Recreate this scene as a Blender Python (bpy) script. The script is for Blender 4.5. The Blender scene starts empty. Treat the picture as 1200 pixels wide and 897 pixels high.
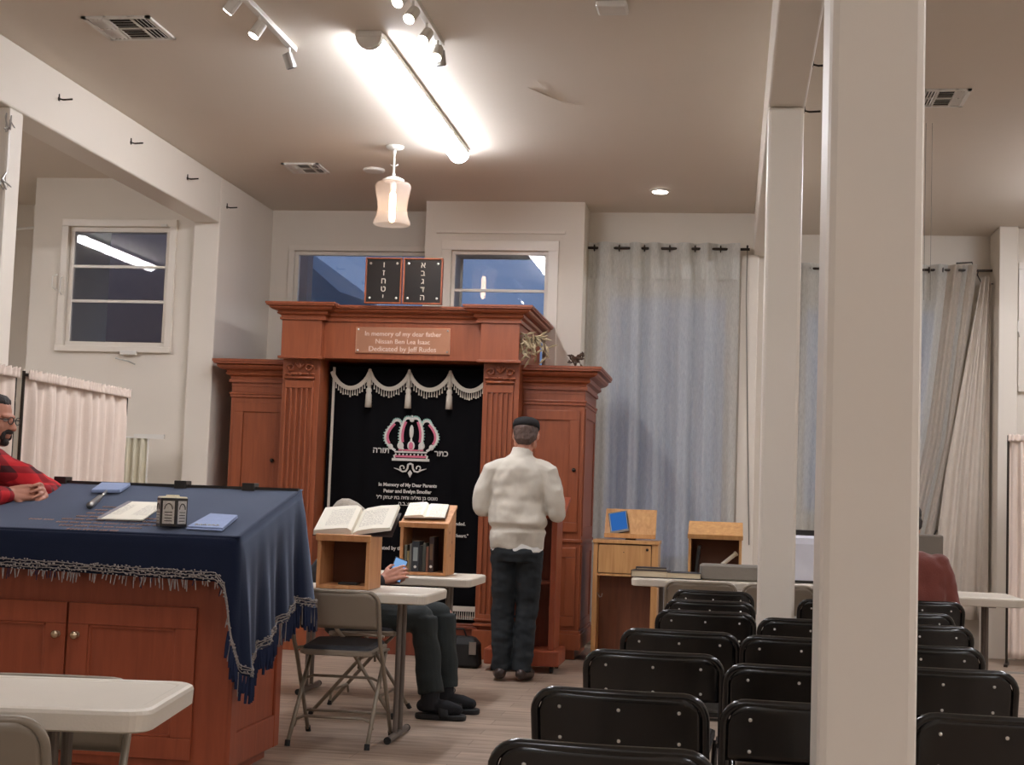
import bpy, bmesh, math, random
from mathutils import Vector, Matrix, noise, Euler
random.seed(7)
PI = math.pi
SC = bpy.context.scene
COL = SC.collection

# ------------------------------------------------------------------ camera
cam_d = bpy.data.cameras.new('camera'); cam = bpy.data.objects.new('camera', cam_d); COL.objects.link(cam)
cam_d.sensor_width = 36.0; cam_d.lens = 36.0*1750/1200; cam_d.clip_start = .05; cam_d.clip_end = 200
EYE = Vector((0, 0, 1.22))
def camera_axes(f=1750., s=.035, vp=(855, 594)):
    d = Vector((vp[0]-600, vp[1]-448.5, f)).normalized()
    dn = d.cross(Vector((1, s, 0))).normalized()
    r = dn.cross(d).normalized()
    return r, d, dn
R_, D_, N_ = camera_axes()
right = Vector((R_[0], D_[0], -N_[0])); up = -Vector((R_[1], D_[1], -N_[1])); fwd = Vector((R_[2], D_[2], -N_[2]))
m = Matrix.Identity(4)
for i in range(3):
    m[i][0] = right[i]; m[i][1] = up[i]; m[i][2] = -fwd[i]; m[i][3] = EYE[i]
cam.matrix_world = m
SC.camera = cam
SC.view_settings.view_transform = 'Standard'; SC.view_settings.look = 'None'
SC.view_settings.gamma = 1; SC.view_settings.use_curve_mapping = False
SC.view_settings.exposure = 2.32

# ------------------------------------------------------------------ dusk sky
W = bpy.data.worlds.new('dusk'); SC.world = W; W.use_nodes = True
bg = W.node_tree.nodes['Background']; bg.inputs[0].default_value = (.22, .33, .60, 1); bg.inputs[1].default_value = .125
TUBE = 12.6      # strength of the fluorescent diffusers
SPOT = 9.0

# ------------------------------------------------------------------ materials
def srgb(r, g, b):
    f = lambda c: (c/255/12.92) if c/255 <= .04045 else ((c/255+.055)/1.055)**2.4
    return (f(r), f(g), f(b), 1)
MATS = {}
def base_mat(name):
    mt = bpy.data.materials.new(name); mt.use_nodes = True
    nt = mt.node_tree; return mt, nt, nt.nodes['Principled BSDF']
def mat(name, col, rough=.6, metal=0, amt=.08, scale=12, bump=.0, bscale=60, stretch=(1, 1, 1), spec=.5, sheen=0, coat=0):
    if name in MATS: return MATS[name]
    mt, nt, b = base_mat(name)
    tc = nt.nodes.new('ShaderNodeTexCoord'); mp = nt.nodes.new('ShaderNodeMapping'); mp.inputs['Scale'].default_value = stretch
    nt.links.new(tc.outputs['Object'], mp.inputs[0])
    nz = nt.nodes.new('ShaderNodeTexNoise'); nz.inputs['Scale'].default_value = scale; nz.inputs['Detail'].default_value = 5
    nt.links.new(mp.outputs[0], nz.inputs['Vector'])
    mx = nt.nodes.new('ShaderNodeMix'); mx.data_type = 'RGBA'
    c = col
    mx.inputs['A'].default_value = (c[0]*(1-amt), c[1]*(1-amt), c[2]*(1-amt), 1)
    mx.inputs['B'].default_value = (min(1, c[0]*(1+amt)), min(1, c[1]*(1+amt)), min(1, c[2]*(1+amt)), 1)
    nt.links.new(nz.outputs['Fac'], mx.inputs['Factor']); nt.links.new(mx.outputs['Result'], b.inputs['Base Color'])
    b.inputs['Roughness'].default_value = rough; b.inputs['Metallic'].default_value = metal
    b.inputs['Specular IOR Level'].default_value = spec
    if sheen: b.inputs['Sheen Weight'].default_value = sheen
    if coat: b.inputs['Coat Weight'].default_value = coat; b.inputs['Coat Roughness'].default_value = .15
    if bump:
        n2 = nt.nodes.new('ShaderNodeTexNoise'); n2.inputs['Scale'].default_value = bscale; n2.inputs['Detail'].default_value = 4
        nt.links.new(mp.outputs[0], n2.inputs['Vector'])
        bp = nt.nodes.new('ShaderNodeBump'); bp.inputs['Strength'].default_value = bump; bp.inputs['Distance'].default_value = .01
        nt.links.new(n2.outputs['Fac'], bp.inputs['Height']); nt.links.new(bp.outputs[0], b.inputs['Normal'])
    MATS[name] = mt; return mt
def wood(name, c1, c2, rough=.4, stretch=(14, 14, 1.2), scale=2.2, coat=.2):
    mt, nt, b = base_mat(name)
    tc = nt.nodes.new('ShaderNodeTexCoord'); mp = nt.nodes.new('ShaderNodeMapping'); mp.inputs['Scale'].default_value = stretch
    nt.links.new(tc.outputs['Object'], mp.inputs[0])
    nz = nt.nodes.new('ShaderNodeTexNoise'); nz.inputs['Scale'].default_value = scale; nz.inputs['Detail'].default_value = 7; nz.inputs['Distortion'].default_value = .6
    nt.links.new(mp.outputs[0], nz.inputs['Vector'])
    cr = nt.nodes.new('ShaderNodeValToRGB'); cr.color_ramp.elements[0].color = c1; cr.color_ramp.elements[1].color = c2
    cr.color_ramp.elements[0].position = .3; cr.color_ramp.elements[1].position = .7
    nt.links.new(nz.outputs['Fac'], cr.inputs[0]); nt.links.new(cr.outputs[0], b.inputs['Base Color'])
    b.inputs['Roughness'].default_value = rough; b.inputs['Coat Weight'].default_value = coat; b.inputs['Coat Roughness'].default_value = .25
    bp = nt.nodes.new('ShaderNodeBump'); bp.inputs['Strength'].default_value = .08; bp.inputs['Distance'].default_value = .01
    nt.links.new(nz.outputs['Fac'], bp.inputs['Height']); nt.links.new(bp.outputs[0], b.inputs['Normal'])
    MATS[name] = mt; return mt
def emit(name, col, s):
    mt = bpy.data.materials.new(name); mt.use_nodes = True; nt = mt.node_tree
    nt.nodes.remove(nt.nodes['Principled BSDF']); e = nt.nodes.new('ShaderNodeEmission')
    e.inputs[0].default_value = col; e.inputs[1].default_value = s
    nt.links.new(e.outputs[0], nt.nodes['Material Output'].inputs[0]); MATS[name] = mt; return mt
def glass(name, tint=(1, 1, 1, 1), ior=1.5):
    mt = bpy.data.materials.new(name); mt.use_nodes = True; nt = mt.node_tree
    nt.nodes.remove(nt.nodes['Principled BSDF'])
    t = nt.nodes.new('ShaderNodeBsdfTransparent'); t.inputs[0].default_value = tint
    g = nt.nodes.new('ShaderNodeBsdfGlossy'); g.inputs['Roughness'].default_value = .01
    f = nt.nodes.new('ShaderNodeFresnel'); f.inputs[0].default_value = ior
    x = nt.nodes.new('ShaderNodeMixShader')
    nt.links.new(f.outputs[0], x.inputs[0]); nt.links.new(t.outputs[0], x.inputs[1]); nt.links.new(g.outputs[0], x.inputs[2])
    nt.links.new(x.outputs[0], nt.nodes['Material Output'].inputs[0]); MATS[name] = mt; return mt
def sheer(name, col, transp=.4, transl=.35, weave=True):
    mt = bpy.data.materials.new(name); mt.use_nodes = True; nt = mt.node_tree
    nt.nodes.remove(nt.nodes['Principled BSDF'])
    d = nt.nodes.new('ShaderNodeBsdfDiffuse'); d.inputs[0].default_value = col
    t = nt.nodes.new('ShaderNodeBsdfTranslucent'); t.inputs[0].default_value = col
    a = nt.nodes.new('ShaderNodeMixShader'); a.inputs[0].default_value = transl
    nt.links.new(d.outputs[0], a.inputs[1]); nt.links.new(t.outputs[0], a.inputs[2])
    p = nt.nodes.new('ShaderNodeBsdfTransparent'); x = nt.nodes.new('ShaderNodeMixShader')
    if weave:
        tc = nt.nodes.new('ShaderNodeTexCoord'); mp = nt.nodes.new('ShaderNodeMapping'); mp.inputs['Scale'].default_value = (60, 60, 8)
        nz = nt.nodes.new('ShaderNodeTexNoise'); nz.inputs['Scale'].default_value = 3
        mr = nt.nodes.new('ShaderNodeMapRange'); mr.inputs[1].default_value = .3; mr.inputs[2].default_value = .7
        mr.inputs[3].default_value = transp-.1; mr.inputs[4].default_value = transp+.1
        nt.links.new(tc.outputs['Object'], mp.inputs[0]); nt.links.new(mp.outputs[0], nz.inputs['Vector'])
        nt.links.new(nz.outputs['Fac'], mr.inputs[0]); nt.links.new(mr.outputs[0], x.inputs[0])
    else: x.inputs[0].default_value = transp
    nt.links.new(a.outputs[0], x.inputs[1]); nt.links.new(p.outputs[0], x.inputs[2])
    nt.links.new(x.outputs[0], nt.nodes['Material Output'].inputs[0]); MATS[name] = mt; return mt
def floor_mat():
    mt, nt, b = base_mat('floor_planks')
    tc = nt.nodes.new('ShaderNodeTexCoord'); mp = nt.nodes.new('ShaderNodeMapping'); mp.inputs['Rotation'].default_value = (0, 0, 0)
    nt.links.new(tc.outputs['Object'], mp.inputs[0])
    br = nt.nodes.new('ShaderNodeTexBrick'); br.inputs['Scale'].default_value = 1; br.inputs['Brick Width'].default_value = 1.25
    br.inputs['Row Height'].default_value = .18; br.inputs['Mortar Size'].default_value = .0015; br.offset = .37
    br.inputs['Color1'].default_value = srgb(176, 156, 138); br.inputs['Color2'].default_value = srgb(158, 138, 121); br.inputs['Mortar'].default_value = srgb(105, 88, 74)
    nt.links.new(mp.outputs[0], br.inputs['Vector'])
    m2 = nt.nodes.new('ShaderNodeMapping'); m2.inputs['Scale'].default_value = (1.6, 14, 1); nt.links.new(tc.outputs['Object'], m2.inputs[0])
    nz = nt.nodes.new('ShaderNodeTexNoise'); nz.inputs['Scale'].default_value = 1.6; nz.inputs['Detail'].default_value = 7; nz.inputs['Distortion'].default_value = .8
    nt.links.new(m2.outputs[0], nz.inputs['Vector'])
    cr = nt.nodes.new('ShaderNodeValToRGB'); cr.color_ramp.elements[0].color = (.48, .44, .4, 1); cr.color_ramp.elements[1].color = (1.1, 1.1, 1.1, 1)
    cr.color_ramp.elements[0].position = .3; cr.color_ramp.elements[1].position = .62
    nt.links.new(nz.outputs['Fac'], cr.inputs[0])
    mx = nt.nodes.new('ShaderNodeMix'); mx.data_type = 'RGBA'; mx.blend_type = 'MULTIPLY'; mx.inputs['Factor'].default_value = .8
    nt.links.new(br.outputs['Color'], mx.inputs['A']); nt.links.new(cr.outputs[0], mx.inputs['B'])
    nt.links.new(mx.outputs['Result'], b.inputs['Base Color']); b.inputs['Roughness'].default_value = .42
    bp = nt.nodes.new('ShaderNodeBump'); bp.inputs['Strength'].default_value = .1; bp.inputs['Distance'].default_value = .004
    nt.links.new(br.outputs['Fac'], bp.inputs['Height']); bp.invert = True; nt.links.new(bp.outputs[0], b.inputs['Normal'])
    return mt
def plaid_mat():
    mt, nt, b = base_mat('red_plaid')
    tc = nt.nodes.new('ShaderNodeTexCoord')
    sx = nt.nodes.new('ShaderNodeSeparateXYZ'); nt.links.new(tc.outputs['Object'], sx.inputs[0])
    outs = []
    for i, k in ((0, 75), (2, 75)):
        mm = nt.nodes.new('ShaderNodeMath'); mm.operation = 'MULTIPLY'; mm.inputs[1].default_value = k; nt.links.new(sx.outputs[i], mm.inputs[0])
        s = nt.nodes.new('ShaderNodeMath'); s.operation = 'SINE'; nt.links.new(mm.outputs[0], s.inputs[0])
        g = nt.nodes.new('ShaderNodeMath'); g.operation = 'GREATER_THAN'; g.inputs[1].default_value = .35; nt.links.new(s.outputs[0], g.inputs[0]); outs.append(g)
    ad = nt.nodes.new('ShaderNodeMath'); ad.operation = 'ADD'; nt.links.new(outs[0].outputs[0], ad.inputs[0]); nt.links.new(outs[1].outputs[0], ad.inputs[1])
    cr = nt.nodes.new('ShaderNodeValToRGB'); cr.color_ramp.interpolation = 'CONSTANT'
    cr.color_ramp.elements[0].color = srgb(205, 32, 40); cr.color_ramp.elements[1].color = srgb(150, 22, 30); cr.color_ramp.elements[1].position = .4
    e = cr.color_ramp.elements.new(.9); e.color = srgb(70, 22, 26)
    dv = nt.nodes.new('ShaderNodeMath'); dv.operation = 'MULTIPLY'; dv.inputs[1].default_value = .5; nt.links.new(ad.outputs[0], dv.inputs[0])
    nt.links.new(dv.outputs[0], cr.inputs[0]); nt.links.new(cr.outputs[0], b.inputs['Base Color']); b.inputs['Roughness'].default_value = .85
    return mt

M_WALL = mat('white_wall_paint', srgb(226, 217, 204), .55, amt=.025, scale=2, bump=.05, bscale=25)
M_CEIL = mat('ceiling_paint', srgb(222, 211, 197), .75, amt=.035, scale=.8, bump=.06, bscale=14)
M_TRIM = mat('glossy_white_trim', srgb(230, 221, 208), .35, amt=.02, scale=3, bump=.03, bscale=30)
M_FLOOR = floor_mat()
M_MAHOG = wood('mahogany', srgb(134, 68, 38), srgb(152, 80, 46), .42, coat=.06)
M_MAHOGD = wood('dark_mahogany', srgb(100, 46, 28), srgb(124, 60, 38), .4)
M_BIMAH = wood('red_cherry', srgb(136, 62, 35), srgb(154, 74, 44), .42, coat=.06)
M_OAK = wood('light_oak', srgb(186, 132, 78), srgb(212, 162, 104), .45)
M_PINE = wood('pine', srgb(186, 124, 76), srgb(214, 158, 108), .5, coat=.1)
M_BROWN = wood('reddish_brown_board', srgb(120, 68, 40), srgb(142, 84, 52), .5)
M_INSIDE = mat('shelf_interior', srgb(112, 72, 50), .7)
M_NAVY = mat('navy_velvet', srgb(18, 23, 42), .9, amt=.15, scale=6, bump=.1, bscale=200, sheen=.55, spec=.1)
M_NAVY.node_tree.nodes['Principled BSDF'].inputs['Sheen Tint'].default_value = (.62, .74, 1, 1); M_NAVY.node_tree.nodes['Principled BSDF'].inputs['Sheen Roughness'].default_value = .45
M_NAVYF = mat('navy_fringe', srgb(30, 37, 60), .85, spec=.2)
M_SILVER = mat('silver_thread', srgb(140, 130, 124), .6, .1, amt=.5, scale=150)
M_BLACKV = mat('black_velvet', srgb(13, 12, 14), .95, amt=.1, bump=.1, bscale=150, spec=.1)
M_THREAD = mat('white_embroidery', srgb(200, 194, 186), .7, amt=.15, scale=200)
M_PINKT = mat('pink_embroidery', srgb(196, 96, 120), .6, amt=.2, scale=100)
M_TEALT = mat('pale_green_sequins', srgb(150, 190, 176), .4, .3, amt=.3, scale=200)
M_FRINGE = mat('cream_fringe', srgb(198, 188, 172), .7, amt=.15, scale=120)
M_COPPER = mat('brushed_copper', srgb(206, 150, 120), .28, .7, amt=.04, scale=80, stretch=(1, 1, 20))
M_PLATET = mat('plaque_lettering', srgb(236, 208, 190), .4, .2)
M_BLACKP = mat('black_panel', srgb(38, 34, 32), .3, amt=.1)
M_STEEL = mat('steel', srgb(180, 178, 174), .3, .9, amt=.05)
M_BRASS = mat('nickel_knob', srgb(205, 180, 150), .25, .9)
M_DARKM = mat('dark_metal', srgb(58, 50, 44), .4, .7)
M_BLKCH = mat('black_enamel_steel', srgb(7, 7, 7), .25, 0, amt=.1, coat=.4)
M_BLKRUB = mat('black_rubber', srgb(20, 19, 18), .7)
M_RIVET = mat('rivet', srgb(215, 212, 205), .3, .8)
M_BRNCH = mat('taupe_enamel_steel', srgb(140, 128, 112), .4, .15, amt=.04)
M_BRNPAD = mat('dark_seat_pad', srgb(42, 44, 50), .6, bump=.1)
M_TABLE = mat('white_table_plastic', srgb(214, 204, 188), .45, amt=.03, bump=.06, bscale=150)
M_TLEG = mat('grey_table_leg', srgb(112, 102, 94), .4, .5)
M_PAPER = mat('book_paper', srgb(240, 232, 214), .8, amt=.03, scale=60)
M_PAGE = mat('page_edges', srgb(206, 190, 162), .8, amt=.12, scale=30, stretch=(1, 1, 60))
M_INK = mat('print_ink', srgb(120, 110, 98), .8)
M_SKIN = mat('skin', srgb(196, 136, 112), .5, amt=.06, scale=20)
M_SKIN2 = mat('tan_skin', srgb(182, 124, 100), .5, amt=.06, scale=20)
M_HAIRD = mat('dark_hair', srgb(40, 30, 26), .6, amt=.4, scale=90, bump=.5, bscale=160, stretch=(1, 1, .3))
M_HAIRG = mat('greying_hair', srgb(92, 72, 64), .6, amt=.4, scale=90, bump=.5, bscale=160, stretch=(1, 1, .3))
M_FLEECE = mat('beige_fleece', srgb(202, 194, 180), .95, amt=.06, scale=30, bump=.3, bscale=220, sheen=.3)
M_SHIRT = mat('white_shirt', srgb(222, 220, 216), .8)
M_JEANS = mat('dark_trousers', srgb(27, 32, 36), .85, amt=.15, scale=14, bump=.2, bscale=200)
M_JEANS2 = mat('dark_green_trousers', srgb(32, 38, 38), .85, amt=.15, scale=14, bump=.2, bscale=200)
M_CAP = mat('black_knit', srgb(28, 24, 24), .9, bump=.4, bscale=160)
M_SHOE = mat('dark_brown_leather', srgb(50, 34, 30), .4)
M_SOLE = mat('black_sole', srgb(18, 18, 20), .6)
M_SOCK = mat('black_sock', srgb(24, 24, 28), .9)
M_PLAID = plaid_mat()
M_MAROON = mat('maroon_fleece', srgb(122, 62, 52), .9, amt=.08, bump=.25, bscale=150, sheen=.2)
M_KNIT = mat('grey_knit', srgb(170, 160, 146), .95, amt=.25, scale=50, bump=.6, bscale=120)
M_DARKJ = mat('dark_sleeve', srgb(40, 42, 46), .9)
M_CLOTHW = mat('pinkish_curtain_cloth', srgb(224, 206, 192), .9, amt=.04, scale=20, bump=.1, bscale=120)
M_CREAMC = mat('cream_curtain_cloth', srgb(212, 204, 180), .9, amt=.04, scale=20)
M_SHEER = sheer('sheer_drape', srgb(232, 231, 226), .14, .5)
M_SHEER2 = sheer('cream_drape', srgb(214, 202, 188), .12, .35)
M_GLASS = glass('window_glass')
M_LAMPG = sheer('lamp_glass', srgb(240, 232, 224), .9, .5, False)
M_TUBE = emit('fluorescent_diffuser', (.95, .975, 1.05, 1), TUBE)
M_BULB = emit('warm_bulb', (1, .62, .36, 1), 5)
M_SPOTE = emit('spot_bulb', (1, .92, .84, 1), SPOT)
M_SCREEN = emit('tablet_screen', srgb(44, 92, 158), .22)
M_PHONE = emit('phone_screen', srgb(120, 160, 205), .22)
M_WHITEP = mat('white_plastic', srgb(226, 222, 214), .4)
M_GREYB = mat('grey_felt', srgb(132, 124, 114), .9, bump=.2)
M_BLUEC = mat('pale_blue_cloth', srgb(150, 165, 200), .85, amt=.08, scale=30, bump=.15)
M_OUTB = mat('outside_stucco', srgb(150, 160, 172), .9)
M_ASPH = mat('outside_asphalt', srgb(60, 60, 62), .9)
M_LEAFD = mat('dried_leaf', srgb(170, 152, 120), .8, amt=.25, scale=30)
M_STEM = mat('dried_stem', srgb(78, 58, 44), .8)

# ------------------------------------------------------------------ mesh builder
class MB:
    def __init__(s, o=(0, 0, 0)):
        s.v = []; s.f = []; s.mi = []; s.o = Vector(o); s.cur = 0
    def add(s, vs, fs):
        k = len(s.v); s.v += [Vector(v)-s.o for v in vs]; s.f += [[i+k for i in f] for f in fs]; s.mi += [s.cur]*len(fs); return s
    def box(s, x0, x1, y0, y1, z0, z1):
        x0, x1 = min(x0, x1), max(x0, x1); y0, y1 = min(y0, y1), max(y0, y1); z0, z1 = min(z0, z1), max(z0, z1)
        vs = [(x, y, z) for z in (z0, z1) for y in (y0, y1) for x in (x0, x1)]
        return s.add(vs, [(0, 2, 3, 1), (4, 5, 7, 6), (0, 1, 5, 4), (2, 6, 7, 3), (0, 4, 6, 2), (1, 3, 7, 5)])
    def obox(s, c, sz, rot=(0, 0, 0)):
        E = Euler(rot).to_matrix(); h = [q/2 for q in sz]
        vs = [Vector(c)+E @ Vector((x*h[0], y*h[1], z*h[2])) for z in (-1, 1) for y in (-1, 1) for x in (-1, 1)]
        return s.add(vs, [(0, 2, 3, 1), (4, 5, 7, 6), (0, 1, 5, 4), (2, 6, 7, 3), (0, 4, 6, 2), (1, 3, 7, 5)])
    def frustum(s, a, b):                       # two rects (x0,x1,y0,y1,z)
        vs = []
        for q in (a, b): vs += [(q[0], q[2], q[4]), (q[1], q[2], q[4]), (q[1], q[3], q[4]), (q[0], q[3], q[4])]
        return s.add(vs, [(3, 2, 1, 0), (4, 5, 6, 7), (0, 1, 5, 4), (1, 2, 6, 5), (2, 3, 7, 6), (3, 0, 4, 7)])
    def rings(s, rs, cap=True, closed=True):    # list of equal-length vertex loops
        n = len(rs[0]); vs = [v for r in rs for v in r]; fs = []
        for i in range(len(rs)-1):
            for j in range(n if closed else n-1):
                a = i*n+j; b = i*n+(j+1) % n
                fs.append((a, b, b+n, a+n))
        if cap and closed: fs.append(tuple(range(n))[::-1]); fs.append(tuple(range((len(rs)-1)*n, len(rs)*n)))
        return s.add(vs, fs)
    def tube(s, pts, r, n=10, cap=True, round_=False):
        pts = [Vector(p) for p in pts]; rr = r if isinstance(r, (list, tuple)) else [r]*len(pts)
        rs = []; ref = None
        T = []
        for i in range(len(pts)):
            a = pts[max(0, i-1)]; b = pts[min(len(pts)-1, i+1)]; t = (b-a)
            T.append(t.normalized() if t.length > 1e-9 else Vector((0, 0, 1)))
        ref = Vector((0, 0, 1)) if abs(T[0].z) < .9 else Vector((1, 0, 0))
        u = (ref-T[0]*ref.dot(T[0])).normalized()
        if round_:
            extra = []
            for e, sg in ((0, -1), (-1, 1)):
                extra.append([(pts[e]+T[e]*sg*rr[e]*math.sin(q), max(1e-4, rr[e]*math.cos(q)), T[e]) for q in (PI*.17, PI*.33, PI*.47)])
            seq = [(p, r_, t) for p, r_, t in extra[0][::-1]]+list(zip(pts, rr, T))+extra[1]
        else: seq = list(zip(pts, rr, T))
        for p, r_, t in seq:
            u = (u-t*u.dot(t)); u = u.normalized() if u.length > 1e-6 else Vector((1, 0, 0)); w = t.cross(u)
            rs.append([p+(u*math.cos(2*PI*k/n)+w*math.sin(2*PI*k/n))*r_ for k in range(n)])
        return s.rings(rs, cap)
    def cyl(s, p0, p1, r, n=16, r1=None): return s.tube([p0, p1], [r, r if r1 is None else r1], n)
    def lathe(s, prof, c=(0, 0, 0), n=24, axis='z', cap=True):
        rs = []
        for r, h in prof:
            ring = []
            for k in range(n):
                a = 2*PI*k/n; x, y = r*math.cos(a), r*math.sin(a)
                p = (x, y, h) if axis == 'z' else ((x, h, y) if axis == 'y' else (h, x, y))
                ring.append(Vector(c)+Vector(p))
            rs.append(ring)
        return s.rings(rs, cap)
    def ell(s, c, r, n=16, m_=10, rot=(0, 0, 0)):
        E = Euler(rot).to_matrix(); rs = []
        for i in range(m_+1):
            th = -PI/2+PI*i/m_; q = max(.02, math.cos(th))
            rs.append([Vector(c)+E @ Vector((r[0]*q*math.cos(2*PI*k/n), r[1]*q*math.sin(2*PI*k/n), r[2]*math.sin(th))) for k in range(n)])
        return s.rings(rs)
    def grid(s, fn, nu, nv):
        vs = [fn(i/nu, j/nv) for j in range(nv+1) for i in range(nu+1)]
        fs = [(j*(nu+1)+i, j*(nu+1)+i+1, (j+1)*(nu+1)+i+1, (j+1)*(nu+1)+i) for j in range(nv) for i in range(nu)]
        return s.add(vs, fs)
    def prism(s, poly, d0, d1, axis='y'):       # poly of 2D points extruded along an axis
        def P(a, b, d): return {'y': (a, d, b), 'x': (d, a, b), 'z': (a, b, d)}[axis]
        n = len(poly); vs = [P(a, b, d0) for a, b in poly]+[P(a, b, d1) for a, b in poly]
        fs = [tuple(range(n))[::-1], tuple(range(n, 2*n))]+[(i, (i+1) % n, (i+1) % n+n, i+n) for i in range(n)]
        return s.add(vs, fs)
    def band(s, pts, w, d0, d1, axis='y', closed=False):   # flat ribbon along a 2D polyline, extruded
        L = []; Rr = []; n = len(pts); ws = w if isinstance(w, list) else [w]*n
        for i in range(n):
            a = pts[i-1] if (i > 0 or closed) else pts[i]; b = pts[(i+1) % n] if (i < n-1 or closed) else pts[i]
            dx, dy = b[0]-a[0], b[1]-a[1]; l = math.hypot(dx, dy) or 1; nx, ny = -dy/l, dx/l
            L.append((pts[i][0]+nx*ws[i]/2, pts[i][1]+ny*ws[i]/2)); Rr.append((pts[i][0]-nx*ws[i]/2, pts[i][1]-ny*ws[i]/2))
        for i in range(n if closed else n-1):
            j = (i+1) % n; s.prism([L[i], L[j], Rr[j], Rr[i]], d0, d1, axis)
        return s
    def obj(s, name, mt, parent=None, smooth=False, bevel=0, solid=0, sub=0):
        me = bpy.data.meshes.new(name); me.from_pydata(s.v, [], s.f)
        for q in (mt if isinstance(mt, (list, tuple)) else [mt]): me.materials.append(q)
        if any(s.mi): me.polygons.foreach_set('material_index', s.mi)
        bm = bmesh.new(); bm.from_mesh(me)
        if solid: pass
        else: bmesh.ops.recalc_face_normals(bm, faces=bm.faces)
        bm.to_mesh(me); bm.free()
        if smooth: me.polygons.foreach_set('use_smooth', [True]*len(me.polygons))
        o = bpy.data.objects.new(name, me); COL.objects.link(o); o.parent = parent
        if solid:
            q = o.modifiers.new('solid', 'SOLIDIFY'); q.thickness = solid; q.offset = 0
        if bevel:
            q = o.modifiers.new('bevel', 'BEVEL'); q.width = bevel; q.segments = 2; q.limit_method = 'ANGLE'; q.harden_normals = False
        if sub:
            q = o.modifiers.new('sub', 'SUBSURF'); q.levels = sub; q.render_levels = sub
        if parent is None and any(abs(c) > 0 for c in s.o): o.location = s.o
        return o

def tag(o, label=None, cat=None, group=None, kind=None):
    if label: o['label'] = label
    if cat: o['category'] = cat
    if group: o['group'] = group
    if kind: o['kind'] = kind
    return o
def thing(name, label, cat, loc=(0, 0, 0), rz=0, group=None):
    o = bpy.data.objects.new(name, None); COL.objects.link(o); o.location = loc; o.rotation_euler = (0, 0, rz); o.empty_display_size = .1
    return tag(o, label, cat, group)
def struct(name, mb, mt, parent=None, **k):
    o = mb.obj(name, mt, parent, **k)
    if parent is None: o['kind'] = 'structure'
    return o
def copy_tree(o, parent=None):
    c = o.copy(); COL.objects.link(c)
    if parent is not None: c.parent = parent
    for ch in list(o.children): copy_tree(ch, c)
    return c
def text(s_, size, loc, mt, parent, name='lettering', rot=(PI/2, 0, 0), ext=.0015, spacing=1, align='CENTER', origin=(0, 0, 0), line=1, bold=0):
    cu = bpy.data.curves.new('t', 'FONT'); cu.body = s_; cu.size = size; cu.extrude = ext; cu.align_x = align; cu.space_character = spacing
    cu.space_line = line; cu.resolution_u = 3; cu.offset = bold
    t = bpy.data.objects.new('t', cu); COL.objects.link(t)
    bpy.context.view_layer.update()
    me = bpy.data.meshes.new_from_object(t.evaluated_get(bpy.context.evaluated_depsgraph_get()))
    bpy.data.objects.remove(t)
    M4 = Matrix.Translation(Vector(loc)-Vector(origin)) @ Euler(rot).to_matrix().to_4x4(); me.transform(M4)
    me.materials.clear(); me.materials.append(mt)
    o = bpy.data.objects.new(name, me); COL.objects.link(o); o.parent = parent
    return o
def voxel(mb, name, mt, parent, vox=.006, sm=3, wrinkle=0, wscale=8, seed=0, stretch=(1, 1, 1)):
    """one continuous skin over overlapping closed shapes"""
    o = mb.obj('tmp', mt); o.location = (0, 0, 0)
    q = o.modifiers.new('r', 'REMESH'); q.mode = 'VOXEL'; q.voxel_size = vox
    q = o.modifiers.new('s', 'SMOOTH'); q.iterations = sm; q.factor = .5
    bpy.context.view_layer.update()
    me = bpy.data.meshes.new_from_object(o.evaluated_get(bpy.context.evaluated_depsgraph_get()))
    bpy.data.objects.remove(o); me.name = name
    me.materials.clear(); me.materials.append(mt)
    if wrinkle:
        ns = [v.normal.copy() for v in me.vertices]
        for v, nn in zip(me.vertices, ns):
            p = Vector((v.co.x*stretch[0], v.co.y*stretch[1], v.co.z*stretch[2]))*wscale+Vector((seed, 0, 0))
            v.co += nn*(noise.noise(p)*wrinkle+noise.noise(p*2.3)*wrinkle*.4)
    me.polygons.foreach_set('use_smooth', [True]*len(me.polygons))
    o = bpy.data.objects.new(name, me); COL.objects.link(o); o.parent = parent
    return o

# ================================================================== THE ROOM
H = 3.77; XL = -4.18; YW = 13.0; YB = 12.54; YR = 14.0
X0, X1, Y0 = -8.0, 6.0, -5.0
struct('floor', MB().box(X0-.3, X1+.3, Y0-.3, YR+.3, -.1, 0), M_FLOOR)
struct('ceiling', MB().box(X0-.3, X1+.3, Y0-.3, YR+.3, H, H+.12), M_CEIL)
struct('wall_back', MB().box(X0-.2, X1+.2, Y0-.2, Y0, 0, H), M_WALL)
struct('wall_right', MB().box(X1, X1+.2, Y0, YR+.2, 0, H), M_WALL)
struct('wall_outer_left', MB().box(X0-.2, X0, Y0, 13.0, 0, H), M_WALL)
def holed(x0, x1, y0, y1, holes):               # frontal wall slab with rectangular openings
    b = MB(); xs = x0
    for (a, c, z0, z1) in sorted(holes):
        b.box(xs, a, y0, y1, 0, H); b.box(a, c, y0, y1, 0, z0) if z0 > 0 else None; b.box(a, c, y0, y1, z1, H); xs = c
    b.box(xs, x1, y0, y1, 0, H); return b
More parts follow.
